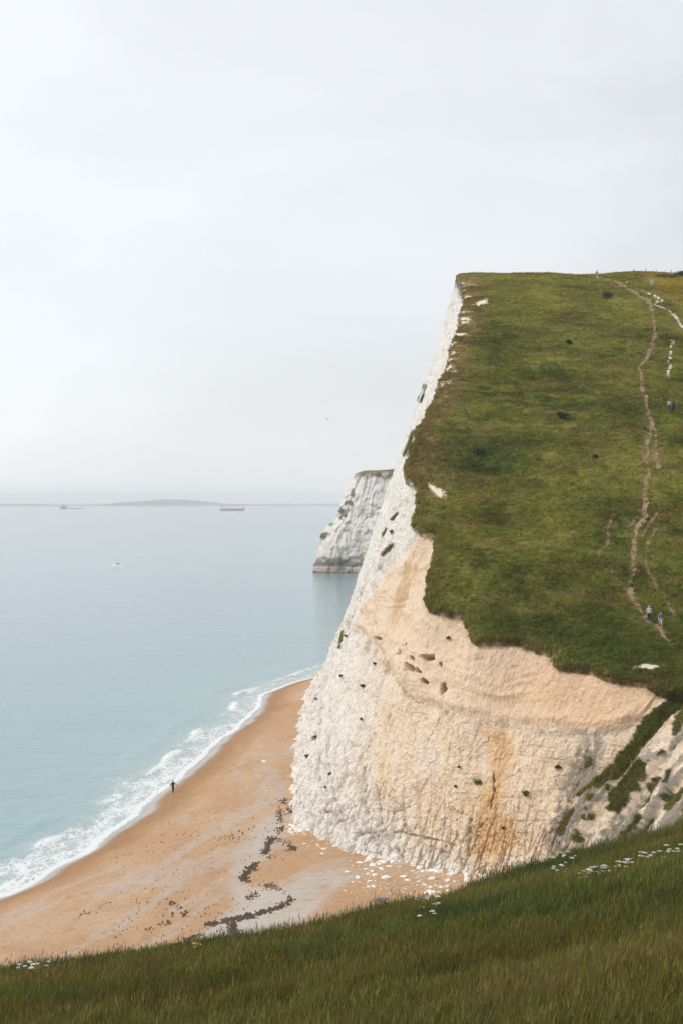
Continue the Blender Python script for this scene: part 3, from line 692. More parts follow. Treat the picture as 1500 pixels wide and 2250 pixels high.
    for sc_, am in ((.9, .35), (.22, 1.0), (.05, 1.6)):
        n = N(t, 'ShaderNodeTexNoise'); n.inputs['Scale'].default_value = sc_; n.inputs['Detail'].default_value = 4; n.inputs['Roughness'].default_value = .6
        Lk(t, mp2.outputs[0], n.inputs['Vector'])
        k_ = N(t, 'ShaderNodeMath', operation='MULTIPLY'); Lk(t, n.outputs['Fac'], k_.inputs[0]); k_.inputs[1].default_value = am
        if hs is None: hs = k_.outputs[0]
        else:
            q_ = N(t, 'ShaderNodeMath', operation='ADD'); Lk(t, hs, q_.inputs[0]); Lk(t, k_.outputs[0], q_.inputs[1]); hs = q_.outputs[0]
    bp = N(t, 'ShaderNodeBump'); bp.inputs['Strength'].default_value = .55; bp.inputs['Distance'].default_value = .55
    Lk(t, hs, bp.inputs['Height']); Lk(t, bp.outputs['Normal'], b.inputs['Normal'])
    return m
M_sea = m_sea()
sea = mesh_np('sea', sp, grid_q(len(sy), len(sdist), True), M_sea, attrs={'off': np.maximum(sdv, 0), 'foam': foam})
tag(sea, 'calm pale turquoise sea with foamy surf along the beach', 'sea', kind='structure')

# ------------------------------------------------------------------ far headland
def headland():
    zk = np.array([0, 8.6, 24, 30.6, 38.4, 48.8, 56.6, 58.4]); xk = np.array([-15.6, -15, -9.5, -2.6, -1.0, 5.2, 9, 13])
    off = xk - xk[0]                                            # set-back of the face at each height
    base = np.array([(60, 1010), (20, 930), (0, 870), (-13, 832), (-15.6, 812), (-8, 806), (5, 805), (20, 803), (40, 800), (70, 790), (110, 780), (200, 765)], float)
    L = np.r_[0, np.cumsum(np.hypot(*np.diff(base, axis=0).T))]
    s_ = np.arange(0, L[-1], .55); bx = np.interp(s_, L, base[:, 0]); by_ = np.interp(s_, L, base[:, 1])
    k = np.ones(15) / 15
    bx = np.convolve(np.pad(bx, 7, mode='edge'), k, 'valid'); by_ = np.convolve(np.pad(by_, 7, mode='edge'), k, 'valid')
    topc = np.array([(75, 1000), (45, 925), (30, 868), (15, 838), (12.5, 826), (14, 818), (18, 814), (26, 812), (42, 808), (70, 798), (110, 787), (200, 772)], float)
    tx_ = np.convolve(np.pad(np.interp(s_, L, topc[:, 0]), 7, mode='edge'), k, 'valid'); ty_ = np.convolve(np.pad(np.interp(s_, L, topc[:, 1]), 7, mode='edge'), k, 'valid')
    tx = np.gradient(bx); ty = np.gradient(by_); ln = np.hypot(tx, ty)
    inx, iny = -ty / ln, tx / ln                              # inland side
    zz = np.linspace(-2, 58.4, 130); of = np.interp(zz, zk, off) / off[-1]
    X = bx[:, None] + (tx_ - bx)[:, None] * of[None]; Y = by_[:, None] + (ty_ - by_)[:, None] * of[None]; Z = np.repeat(zz[None], len(s_), 0)
    P = np.stack([X.ravel(), Y.ravel(), Z.ravel()], 1); s2_ = np.repeat(s_[:, None], len(zz), 1).ravel()
    fl = 1 - 2 * np.abs(fbm(np.stack([s2_ / 5, P[:, 2] / 34, s2_ * 0], 1), 4, .55, 131))
    hw1, hw2, hwi = worley(P / np.array([3.2, 3.2, 4.5]) + .3 * fbm(P / 4, 2, .5, 139)[:, None], 140)
    d = .9 * fl + 2.0 * fbm(P / 12, 4, .55, 132) + 1.0 * fbm(P / 2.5, 3, .6, 133) + 1.3 * (hwi - .5)
    top = sst(58.4, 55, P[:, 2])
    nx = -np.repeat(inx[:, None], len(zz), 1).ravel(); ny = -np.repeat(iny[:, None], len(zz), 1).ravel()
    P[:, 0] += nx * d * (.25 + .75 * top); P[:, 1] += ny * d * (.25 + .75 * top)
    c = np.tile(np.array([.72, .665, .61]), (len(P), 1))
    c = mixc(c, (.42, .40, .375), sst(.1, .6, fbm(P / np.array([5, 5, 16]), 4, .6, 134)) * .7)
    c = mixc(c, (.60, .50, .43), sst(25, 5, P[:, 2]) * .6)
    n = fbm(P / 3, 3, .6, 135)
    c = mixc(c, (.74, .72, .68), sst(.15, .5, fl) * .4)
    c = mixc(c, (.09, .085, .07), sst(9.5, 6.0, P[:, 2] + 3 * n) * sst(3.0, 4.2, P[:, 2] + 1.2 * n) * .85)
    c = mixc(c, (.34, .27, .19), sst(3.4, 2.4, P[:, 2] + 1.0 * n) * .8)
    c = mixc(c, (.045, .06, .03), sst(.9, .2, P[:, 2]) * .8)
    gt_ = sst(52, 57, P[:, 2] + 3.0 * n - .02 * np.maximum(0, 10 - P[:, 0]) * 10)
    c = mixc(c, (.16, .14, .075), gt_)
    ug, vg = proj(P)
    gm = np.zeros(len(P))
    for (a, b, r_, q) in [(712, 1178, 9, 9), (750, 1128, 8, 12), (727, 1152, 6, 5), (768, 1105, 9, 5), (830, 1046, 10, 5), (786, 1038, 6, 3), (775, 1085, 5, 10)]:
        gm = np.maximum(gm, sst(1.3, .7, np.hypot((ug - a) / r_, (vg - b) / q) - .9 * n - .7 * fbm(P / 1.3, 2, .6, 138)))
    gm *= (P[:, 1] < 860)
    c = mixc(c, (.055, .075, .035), gm * .9)
    o = mesh_np('headland', P, grid_q(len(s_), len(zz)), M_cliff, col=c)
    tag(o, 'distant grey-white chalk headland standing in the sea with grass on top', 'headland', kind='structure')
    # its turf cap
    rows = 40; k_ = np.linspace(0, 1, rows) ** 1.6
    ix = len(zz) - 1
    PX = P.reshape(len(s_), len(zz), 3)[::3, ix]
    X = PX[:, 0][:, None] + (130 - PX[:, 0])[:, None] * k_[None]; Y = PX[:, 1][:, None] + (890 - PX[:, 1])[:, None] * k_[None]
    cen = sst(0, .25, k_)[None] * 1.6
    Q = np.stack([X.ravel(), Y.ravel(), (58.35 + cen + 0 * X).ravel()], 1)
    Q[:, 2] += .35 * fbm(Q / 5, 3, .5, 136) * sst(0, .02, np.repeat(k_[None], len(PX), 0).ravel())
    cc = mixc(np.tile(np.array([.155, .14, .06]), (len(Q), 1)), (.11, .12, .05), sst(-.2, .4, fbm(Q / 8, 3, .5, 137)))
    g = mesh_np('headland_turf', Q, grid_q(len(PX), rows), M_turf, col=cc)
    tag(g, 'dry grass covering the top of the distant headland', 'grass', kind='structure')
headland()

# ------------------------------------------------------------------ coast across the bay, 10.7 km off
def far_coast():
    D = 10700.; X = np.linspace(-4200, 700, 620)
    u = 750 + FPX * X / D
    h = np.interp(u, [-500, 0, 120, 190, 240, 300, 335, 380, 430, 470, 520, 600, 660, 745, 800, 1000], [12, 12, 13, 16, 30, 44, 52, 48, 34, 17, 14, 17, 13, 16, 14, 13])
    q = np.stack([X / 90, X * 0, X * 0], 1)
    h = h + 4 * fbm(q, 4, .6, 141)
    rows = np.linspace(0, 1, 26); depth = 1800.
    sh = np.interp(rows, [0, .03, .12, .5, 1], [0, .12, .35, 1, .2])
    Xg = np.repeat(X[:, None], 26, 1); Yg = D + rows[None] * depth + 0 * Xg
    Zg = h[:, None] * sh[None] * 1.02 + 2.0 * fbm(np.stack([Xg.ravel() / 40, Yg.ravel() / 60, Xg.ravel() * 0], 1), 3, .6, 142).reshape(Xg.shape) * sst(.05, .3, rows)[None] - .5
    # the hill's height at the ridge is seen from 41 m, so scale for its extra distance
    V = np.stack([Xg.ravel(), Yg.ravel(), Zg.ravel()], 1)
    n = fbm(V / np.array([120, 200, 30]), 4, .6, 143)
    c = mixc(np.tile(np.array([.045, .065, .045]), (len(V), 1)), (.16, .16, .10), sst(.1, .5, n))
    o = mesh_np('far_coast', V, grid_q(len(X), 26), M_turf, col=c)
    tag(o, 'low hazy wooded coast on the horizon across the bay', 'coast', kind='structure')
    # the town along its shore: too far to tell the houses apart
    bm = bmesh.new(); r = random.Random(5)
    for _ in range(420):
        uu = r.choice([r.uniform(545, 745), r.uniform(545, 745), r.uniform(90, 230), r.uniform(250, 470)])
        x = (uu - 750) / FPX * D; w = r.uniform(8, 26); y = D + r.uniform(20, 320)
        z = .0 + (y - D) / 320 * 5; hgt = r.uniform(6, 11)
        box(bm, x - w / 2, x + w / 2, y, y + 10, z - 6, z + hgt)
    t_ = obj_bm('far_town', bm, mat_plain('far_render', (.62, .60, .56)))
    tag(t_, 'pale seaside town strung along the far shore', 'town', kind='stuff')
far_coast()

# ------------------------------------------------------------------ grass by instancing
def tuft_mesh(name, blades, rad, hmin, hmax, w, lean, seed, heads=0):
    r = random.Random(seed); V = []; Fc = []; bl = []
    for b in range(blades):
        a = r.uniform(0, 6.283); d = rad * math.sqrt(r.random()); x, y = d * math.cos(a), d * math.sin(a)
        h = r.uniform(hmin, hmax); yaw = r.uniform(0, 6.283)
        lx = lean * h * (.5 + r.random()) + r.gauss(0, .22) * h; ly = r.gauss(0, .25) * h
        wx, wy = math.cos(yaw) * w * .5, math.sin(yaw) * w * .5
        k = len(V); c = r.random()
        V += [(x - wx, y - wy, -.05), (x + wx, y + wy, -.05), (x + lx * .35 + wx * .8, y + ly * .35 + wy * .8, h * .58), (x + lx * .35 - wx * .8, y + ly * .35 - wy * .8, h * .58), (x + lx, y + ly, h)]
        bl += [c * .35, c * .35, .3 + c * .5, .3 + c * .5, .35 + c * .65]
        Fc += [(k, k + 1, k + 2), (k, k + 2, k + 3), (k + 3, k + 2, k + 4)]
        if b < heads:
            hh = .09; k = len(V); X, Y = x + lx, y + ly
            V += [(X - .008, Y, h - .02), (X + .008, Y, h - .02), (X + lx * .15, Y + .01, h + hh)]
            Fc += [(k, k + 1, k + 2)]; bl += [1.0, 1.0, 1.0]
    me = bpy.data.meshes.new(name); me.from_pydata(V, [], Fc)
    a = me.attributes.new('bl', 'FLOAT', 'POINT'); a.data.foreach_set('value', bl)
    me.materials.append(M_grass)
    return bpy.data.objects.new(name, me)
def tuft_set(name, n, **kw):
    c = bpy.data.collections.new(name)
    for i in range(n): c.objects.link(tuft_mesh(f'{name}_{i:02d}', seed=100 + i * 7 + len(name), **kw))
    return c
def scatter(name, P, col, scl, lean, coll, ncoll, label):
    n = len(P)
    me = bpy.data.meshes.new(name); me.vertices.add(n); me.vertices.foreach_set('co', np.asarray(P, np.float32).ravel())
    rot = np.stack([RNG.normal(0, lean, n), RNG.normal(0, lean, n), RNG.uniform(-.9, .9, n)], 1)
    for nm, ty, key, val in (('rot', 'FLOAT_VECTOR', 'vector', rot), ('scl', 'FLOAT', 'value', scl), ('idx', 'INT', 'value', RNG.integers(0, ncoll, n)), ('gcol', 'FLOAT_VECTOR', 'vector', col)):
        a = me.attributes.new(nm, ty, 'POINT'); a.data.foreach_set(key, np.ascontiguousarray(val, dtype=np.int32 if ty == 'INT' else np.float32).ravel())
    o = bpy.data.objects.new(name, me); COL.objects.link(o)
    g = bpy.data.node_groups.new(name + '_nodes', 'GeometryNodeTree')
    g.interface.new_socket('Geometry', in_out='INPUT', socket_type='NodeSocketGeometry'); g.interface.new_socket('Geometry', in_out='OUTPUT', socket_type='NodeSocketGeometry')
    gi = N(g, 'NodeGroupInput'); go = N(g, 'NodeGroupOutput'); ip = N(g, 'GeometryNodeInstanceOnPoints'); ci = N(g, 'GeometryNodeCollectionInfo')
    ci.inputs['Collection'].default_value = coll; ci.inputs['Separate Children'].default_value = True; ci.inputs['Reset Children'].default_value = True
    ip.inputs['Pick Instance'].default_value = True
    def na(nm, ty):
        k = N(g, 'GeometryNodeInputNamedAttribute', data_type=ty); k.inputs['Name'].default_value = nm; return k.outputs['Attribute']
    Lk(g, gi.outputs[0], ip.inputs['Points']); Lk(g, ci.outputs[0], ip.inputs['Instance']); Lk(g, na('idx', 'INT'), ip.inputs['Instance Index'])
    Lk(g, na('rot', 'FLOAT_VECTOR'), ip.inputs['Rotation']); Lk(g, na('scl', 'FLOAT'), ip.inputs['Scale']); Lk(g, ip.outputs[0], go.inputs[0])
    md = o.modifiers.new('scatter', 'NODES'); md.node_group = g
    tag(o, label, 'grass', kind='stuff')
    return o

def near_turf(x, y, arr):
    """value of a turf-vertex array at the nearest grid vertex"""
    j = np.clip(np.searchsorted(EY, y), 0, NR - 1)
    k = np.clip(np.searchsorted(dd, x - EX[j]), 0, NCOL - 1)
    return arr[j * NCOL + k]
def scatter_land(name, x, y, coll, nc, smin, smax, lean, label, skip_path=True):
    ex = np.interp(y, EY, EX)
    m = x > ex - .05
    x, y = x[m], y[m]
    if skip_path:
        k = (near_turf(x, y, pathd) > RNG.uniform(-.05, .25, len(x))) & (near_turf(x, y, worn) < RNG.uniform(.2, .8, len(x)))
        x, y = x[k], y[k]
    z = z_turf(x, y) - .02
    P = np.stack([x, y, z], 1); u, v = proj(P)
    c = turf_colour(P, u, v, x - np.interp(y, EY, EX))
    c = c * RNG.uniform(.65, 1.38, len(x))[:, None] * np.stack([RNG.normal(1, .08, len(x)), RNG.normal(1, .04, len(x)), RNG.normal(1, .1, len(x))], 1)
    dens = fbm(P * np.array([1, 1, 0]) / 1.7, 3, .6, 151)
    sc = RNG.uniform(smin, smax, len(x)) * (1 + .55 * dens) * np.where((RNG.random(len(x)) > .96) & (y > 100), 1.4, 1.0)
    return scatter(name, P, np.clip(c, .004, 1), sc, lean, coll, nc, label)
TA = tuft_set('hill_tuft', 8, blades=16, rad=.26, hmin=.07, hmax=.20, w=.04, lean=.3)
TB = tuft_set('tall_tuft', 10, blades=52, rad=.30, hmin=.12, hmax=.40, w=.009, lean=.22, heads=10)
n_ = 110000
yy = 134 + (322 - 134) * RNG.random(n_) ** 1.15; xx = np.interp(yy, EY, EX) - .05 + RNG.random(n_) ** 1.05 * (np.interp(yy, [134, 322], [26, 72]))
scatter_land('hill_grass', xx, yy, TA, 8, .7, 1.5, .2, 'short rough green grass covering the steep hillside')
# a denser fringe along the brink
n_ = 9000; ii = RNG.integers(np.searchsorted(EY, 133), np.searchsorted(EY, 310), n_)
scatter_land('brink_grass', EX[ii] + np.abs(RNG.normal(0, .5, n_)), EY[ii], TA, 8, .8, 1.7, .35, 'ragged grass fringe along the cliff brink')
n_ = 46000
yy = 12 + (66 - 12) * RNG.random(n_) ** .75; xx = (RNG.random(n_) * 2 - 1) * (.24 * yy + 7)
scatter_land('slope_grass', xx, yy, TB, 10, .65, 1.35, .12, 'long olive and russet grass on the near slope', False)
# turf hanging over the brink
hm_ = np.nonzero((t2 < .024) & (P[:, 1] > 134) & (P[:, 1] < 312))[0]; hm_ = RNG.choice(hm_, min(len(hm_), 6000), replace=False)
hc = turf_colour(Pd[hm_], cu2[hm_], cv2[hm_], np.full(len(hm_), .4)) * RNG.uniform(.45, 1.25, len(hm_))[:, None]
scatter('overhang_grass', Pd[hm_] + np.array([0, 0, -.03]), hc, RNG.uniform(.4, 1.1, len(hm_)) * (1 + .6 * fbm(Pd[hm_] / .8, 2, .5, 152)), .5, TA, 8, 'tufts of turf hanging over the cliff brink')
# green patches on the cliff face
vm = np.nonzero((veg > .5) & (cu2 > 600) & (cu2 < 1560))[0]
vm = RNG.choice(vm, min(len(vm), 7000), replace=False)
vc = turf_colour(Pd[vm], cu2[vm], cv2[vm] * 0 + 1200, np.full(len(vm), 9.)) * RNG.uniform(.7, 1.5, len(vm))[:, None]
scatter('cliff_grass', Pd[vm], vc, RNG.uniform(.5, 1.1, len(vm)), .4, TA, 8, 'tufts of green grass growing in strips on the chalk face')

# ------------------------------------------------------------------ trodden paths
for n_, (kind, x, y, hw) in enumerate(path_w):
    dx = np.gradient(x); dy = np.gradient(y); ln = np.hypot(dx, dy) + 1e-9
    cols = np.linspace(-1, 1, 5); X = x[:, None] + (-dy / ln * hw)[:, None] * cols[None]; Y = y[:, None] + (dx / ln * hw)[:, None] * cols[None]
    Z = z_turf(X.ravel(), Y.ravel()) + .03 - .06 * (1 - np.repeat(cols[None] ** 2, len(x), 0).ravel())
    V = np.stack([X.ravel(), Y.ravel(), Z], 1)
    if kind == 'brown':
        c = mixc(np.tile(np.array([.30, .21, .135]), (len(V), 1)), (.22, .15, .09), sst(-.2, .4, fbm(V / .9, 3, .6, 161)))
        if n_ == 0: c = mixc(c, (.22, .185, .08), np.full(len(V), .85))
        o = mesh_np('footpath', V, grid_q(len(x), 5), M_path, col=c)
        tag(o, ['faint worn path along the ridge top', 'bare earth path zigzagging down the upper hillside', 'bare earth path down the hill to the two lower walkers', 'short earth fork joining the main hill path', 'narrow earth track right of the lower walkers',
                'faint narrow track left of the main hill path', 'faint side track crossing above the lower fork'][n_], 'path', kind='structure')
    else:
        c = mixc(np.tile(np.array([.62, .56, .48]), (len(V), 1)), (.40, .34, .27), sst(-.1, .4, fbm(V / .9, 3, .6, 162)))
        o = mesh_np('chalk_track', V, grid_q(len(x), 5), M_path, col=c)
        tag(o, ['white chalk track by the fence, upper strand', 'white chalk track by the fence, lower strand', 'broken chalk streak in the grass below the fence'][n_ - 7], 'track', kind='structure')
# ------------------------------------------------------------------ placing helpers
def on_beach(u, v): return hit(u, v, lambda x, y: beach_z(x, y), 90, 420, 2500)
def on_hill(u, v):
    p = hit(u, v, z_land, 125, 345, 5000); p[2] = z_turf(p[0], p[1])[0]; return p
def on_slope(u, v):
    p = hit(u, v, z_fore, 8, 75, 3000); p[2] = z_turf(p[0], p[1])[0]; return p
_vis = np.nonzero((Pd[:, 1] > 112) & (Pd[:, 1] < 330))[0]
def on_cliff(u, v):
    for r_ in (3, 6, 12):
        k = _vis[(np.abs(cu2[_vis] - u) < r_) & (np.abs(cv2[_vis] - v) < r_)]
        if len(k): return Pd[k[np.argmin(Pd[k, 1])]].copy()
    return None

# ------------------------------------------------------------------ bushes
M_leaf = mat_plain('bush_leaf', (.030, .050, .018), .7); M_leaf2 = mat_plain('cliff_leaf', (.060, .085, .028), .7); M_twig = mat_plain('twig', (.09, .065, .045))
def bush(name, label, p, w, h, leaf, n, mat, group, cat='bush', seed=0):
    r = random.Random(seed)
    root = empty(name, p)
    lumps = [(r.uniform(-.32, .32) * w, r.uniform(-.3, .3) * w, r.uniform(.3, .68) * h, r.uniform(.2, .34)) for _ in range(7)]
    bm = bmesh.new()
    for _ in range(n):
        lx, ly, lz, lr = r.choice(lumps)
        d = Vector((r.gauss(0, 1), r.gauss(0, 1), r.gauss(0, 1))).normalized() * (r.random() ** .4)
        c = Vector((lx + d.x * lr * w, ly + d.y * lr * w, max(.02, lz + d.z * lr * h * 1.1)))
        a = Vector((r.gauss(0, 1), r.gauss(0, 1), r.gauss(0, .6))).normalized(); b = a.cross(Vector((r.gauss(0, 1), r.gauss(0, 1), r.gauss(0, 1)))).normalized()
        s_ = leaf * r.uniform(.6, 1.4)
        vs = [bm.verts.new(c + a * s_), bm.verts.new(c + b * s_ * .5), bm.verts.new(c - a * s_), bm.verts.new(c - b * s_ * .5)]
        bm.faces.new(vs)
    obj_bm('foliage', bm, mat, root)
    bm = bmesh.new()
    for lx, ly, lz, lr in lumps:
        a = Vector((lx * .15, ly * .15, -.05)); b = Vector((lx, ly, lz)); t_ = .03 * w
        vs = [bm.verts.new(a + Vector((t_ * math.cos(k * 2.1), t_ * math.sin(k * 2.1), 0))) for k in range(3)] + [bm.verts.new(b)]
        for k in range(3): bm.faces.new((vs[k], vs[(k + 1) % 3], vs[3]))
    obj_bm('stem', bm, M_twig, root)
    tag(root, label, cat, group)
    return root
for i, (u, v, w, h, lab) in enumerate([
    (1050, 1004, 1.9, 1.1, 'dark bush in the dark green hollow left of the hillside centre'), (1238, 919, 1.9, 1.0, 'round dark bush alone in the middle of the hillside'),
    (1249, 756, 1.0, .9, 'tiny dark bush midway between the hilltop and the round bush'), (1333, 658, 2.8, 1.5, 'straggly dark bush just below the hilltop people'),
    (1468, 613, 6.0, .9, 'long low dark thicket in the yellow field beyond the fence'), (1494, 606, 2.4, 1.3, 'small bush on the skyline at the right end of the hilltop'),
    (1308, 1007, .6, .6, 'tiny dark bush on the lower slope left of the main path')]):
    bush('bush', lab, on_hill(u, v), w, h, .11, 700, M_leaf, 'bushes on the hillside', seed=i)
CS = [(1046, 1720, .85, 'rounded green shrub on the cream cliff beside the orange stain'), (690, 1622, .95, 'dark green shrub high on the left edge of the cliff foot'),
      (673, 1664, .7, 'green shrub on the left cliff edge, below a bigger one'), (724, 1700, .55, 'narrow upright green shrub in a crack of the white cliff'),
      (993, 1354, .95, 'light green shrub on bare cream chalk under the turf corner'), (821, 1456, .45, 'small shrub left of the hollows in the smooth chalk'),
      (797, 1506, .5, 'small leaning shrub below the left end of the ledge'), (791, 1577, .32, 'tiny tuft alone on the white face below the ledge'),
      (747, 1486, .42, 'small tuft near the left cliff edge above the beach end'), (1153, 1745, .75, 'thin grey-green shrub right of the orange stain'),
      (998, 1726, .35, 'tiny shrub left of the rounded shrub by the stain'), (692, 1535, .5, 'small dark tuft on the left cliff outline level with the beach end'),
      (983, 1402, .45, 'small tuft in the smooth chalk below the turf corner'), (713, 1727, .3, 'tiny tuft low on the white left face'),
      (1225, 1688, .6, 'sparse shrub on the grey rubble left of the grass strip'), (1008, 1686, .3, 'tiny trailing plant above the rounded shrub'),
      (760, 1400, .4, 'small tuft on the white face above the smooth chalk'), (1105, 1822, .3, 'tiny tuft at the foot of the orange stain'),
      (930, 1095, .5, 'small tuft on the white chalk near the bare scar'), (858, 1170, .6, 'green tuft high on the white flank')]
for i, (u, v, w, lab) in enumerate(CS):
    p = on_cliff(u, v)
    if p is None: continue
    bush('cliff_shrub', lab, p + np.array([-.05, -.12, -.1]), w, w * .85, .06 + .02 * w, 260, M_leaf2, 'shrubs on the cliff face', 'shrub', 40 + i)

# ------------------------------------------------------------------ fallen chalk on the beach
def rock_mesh(name, seed, flat):
    bm = bmesh.new(); bmesh.ops.create_icosphere(bm, subdivisions=2, radius=.5)
    V = np.array([v.co[:] for v in bm.verts]); q = V * 2.2 + seed * 5.3
    f1_, f2_, fi = worley(V * 2.1 + seed * 3.7, seed)
    r_ = 1 + .35 * fbm(q, 3, .6, seed) + .35 * (fi - .5)
    for v, k in zip(bm.verts, r_):
        v.co = v.co * k; v.co.z *= flat
    me = bpy.data.meshes.new(name); bm.to_mesh(me); bm.free()
    c = np.tile([.80, .76, .70, 1], (len(me.vertices), 1)).astype(np.float32)
    a = me.attributes.new('Col', 'FLOAT_COLOR', 'POINT'); a.data.foreach_set('color', c.ravel())
    me.materials.append(M_rock)
    return me
RM = [rock_mesh('chalk_rock', i + 1, f) for i, f in enumerate((.5, .4, .6, .45, .55, .35, .5, .65))]
def rock(me, p, w, label, group, squash=1.0, name='chalk_rock'):
    o = bpy.data.objects.new(name, me); COL.objects.link(o)
    o.location = (p[0], p[1], p[2] + w * .06); o.scale = (w, w * random.uniform(.6, 1.0), w * squash); o.rotation_euler = (random.uniform(-.15, .15), random.uniform(-.15, .15), random.uniform(-.7, .7))
    tag(o, label, 'rock', group); return o
rock(RM[6], on_beach(581, 1675), .95, 'single white chalk boulder alone on the sand near the left cliff edge', None, .9, 'chalk_boulder')
RP = [(185, 175, 45), (200, 285, 80), (310, 245, 80), (345, 175, 110), (340, 315, 90), (455, 215, 80), (450, 285, 130), (555, 275, 60), (545, 320, 40), (270, 350, 50), (340, 375, 45), (435, 350, 70),
      (290, 410, 50), (370, 415, 80), (500, 450, 110), (180, 450, 60), (125, 495, 40), (310, 490, 60), (370, 480, 30), (295, 550, 50), (350, 545, 60), (270, 595, 20), (435, 575, 30), (485, 560, 25), (45, 590, 35),
      (60, 385, 70), (505, 515, 25), (700, 565, 30), (675, 605, 20), (725, 475, 75), (850, 445, 50), (850, 490, 40), (830, 530, 30), (790, 320, 60), (865, 340, 80), (785, 375, 60), (890, 380, 60), (1000, 370, 110),
      (1090, 370, 60), (985, 305, 60), (990, 465, 100), (915, 525, 60), (980, 553, 50), (1030, 535, 40), (1090, 553, 50), (1160, 540, 60), (1240, 490, 50), (1165, 480, 60), (1200, 415, 100), (930, 610, 60), (1000, 620, 90),
      (1060, 615, 70), (1160, 590, 45), (810, 655, 50), (820, 690, 70), (925, 690, 80), (500, 708, 40), (640, 680, 30), (1390, 475, 90), (1490, 470, 60), (590, 292, 25), (640, 325, 30), (945, 375, 70), (1045, 380, 70),
      (490, 270, 60), (410, 300, 60), (960, 600, 60), (1030, 640, 50), (470, 460, 50), (330, 265, 40)]
bits = []
for i, (a, b, w) in enumerate(RP):
    u, v = 750 + a / 5, 1840 + b / 5
    p = on_beach(u, v + 1)
    zone = 'left' if a < 620 else ('middle' if a < 1120 else 'right')
    rock(RM[i % 8], p, max(.2, w / 5 * p[1] / FPX * 1.0), f'white chalk rock in the {zone} spill of rocks below the cliff', f'fallen chalk rocks, {zone} spill')
    for _ in range(9): bits.append((p[0] + random.gauss(0, .7), p[1] + random.gauss(0, 1.3), random.uniform(.05, .17)))
for _ in range(500):
    k = random.randrange(len(BX)); k = min(max(k, np.searchsorted(EY, 135)), np.searchsorted(EY, 172))
    bits.append((BX[k] + random.gauss(-.3, .9), BY[k] + random.gauss(-1.5, 1.3), random.choice([random.uniform(.08, .3), random.uniform(.08, .3), random.uniform(.25, .75)])))
bx_ = np.array(bits); bzz = beach_z(bx_[:, 0], bx_[:, 1])
V0 = np.array([v.co[:] for v in RM[0].vertices])
bm = bmesh.new(); bmesh.ops.create_icosphere(bm, subdivisions=1, radius=.5)
IV = np.array([v.co[:] for v in bm.verts]); IF = np.array([[v.index for v in f.verts] for f in bm.faces]); bm.free()
n_ = len(bits)
sv = IV[None] * (1 + .25 * RNG.normal(size=(n_, len(IV), 1))) * bx_[:, 2][:, None, None] * np.stack([RNG.uniform(.7, 1.4, n_), RNG.uniform(.6, 1.1, n_), RNG.uniform(.35, .7, n_)], 1)[:, None, :]
sv = sv + np.stack([bx_[:, 0], bx_[:, 1], bzz + .01], 1)[:, None, :]
sf = (IF[None] + (np.arange(n_) * len(IV))[:, None, None]).reshape(-1, 3)
o = mesh_np('chalk_rubble', sv.reshape(-1, 3), sf, M_rock, smooth=False, col=np.tile([.78, .73, .66], (n_ * len(IV), 1)))
tag(o, 'small white chalk fragments scattered round the fallen rocks', 'rubble', kind='stuff')
# flat dark slab half sunk in the shingle
bm = bmesh.new(); p = on_beach(836, 1980)
ring = [(-.85, -.2), (-.6, .25), (-.1, .4), (.45, .42), (.8, .15), (.7, -.25), (.2, -.4), (-.4, -.38)]
lo = [bm.verts.new((x, y * 1.6, -.1)) for x, y in ring]; hi = [bm.verts.new((x * .9, y * 1.5, .10 + .05 * math.sin(3 * x))) for x, y in ring]
bm.faces.new(hi)
for k in range(8): bm.faces.new((lo[k], lo[(k + 1) % 8], hi[(k + 1) % 8], hi[k]))
o = obj_bm('stone_slab', bm, mat_plain('slate_grey', (.16, .16, .16))); o.location = p
tag(o, 'flat dark grey slab lying alone on the sand below the rock spill', 'slab')

# ------------------------------------------------------------------ seaweed on the strandline
def strand(px, n, wpx, size, jit=1.0):
    L = np.r_[0, np.cumsum(np.hypot(*np.diff(np.array(px, float), axis=0).T))]
    out = []
    for _ in range(n):
        s_ = random.uniform(0, L[-1]); u = np.interp(s_, L, [q[0] for q in px]); v = np.interp(s_, L, [q[1] for q in px])
        k = vnoise(np.array([[s_ / 14., len(px) * 3.3, 0]]), 77)[0]
        if random.random() > .44 + .66 * k: continue
        out.append((u + random.gauss(0, wpx), v + random.gauss(0, wpx * .55), size * .5 * random.uniform(.4, 1.5)))
    return out
SW = strand([(625, 1759), (614, 1790), (621, 1815), (603, 1840), (592, 1850), (585, 1872), (575, 1890), (555, 1905), (543, 1918), (532, 1932)], 1100, 4.5, .24)
SW += strand([(603, 1842), (630, 1852), (646, 1864), (625, 1872), (585, 1888)], 350, 4, .22)
SW += strand([(532, 1932), (560, 1945), (600, 1950), (630, 1965), (641, 1977), (625, 1990), (590, 2002), (550, 2013), (520, 2024)], 900, 4.5, .28)
SW += strand([(550, 2013), (505, 2022), (480, 2030), (455, 2032)], 500, 5, .32) + strand([(510, 2030), (515, 2058)], 260, 5, .3)
SW += strand([(440, 2055), (380, 2080)], 170, 4, .25) + strand([(372, 1985), (395, 1992), (412, 2012), (380, 2010)], 110, 6, .22)
SW += strand([(310, 2048), (350, 2035), (375, 2025)], 60, 4, .2) + strand([(240, 1983), (180, 2012)], 40, 6, .2) + strand([(455, 1880), (500, 1850), (520, 1830)], 70, 14, .2)
SW += strand([(545, 1975), (580, 1955), (600, 1948)], 120, 6, .24) + strand([(600, 1770), (640, 1755)], 60, 5, .22)
SW += [(random.uniform(250, 640), random.uniform(1780, 2080), random.uniform(.04, .09)) for _ in range(330)]
V = []; Fc = []
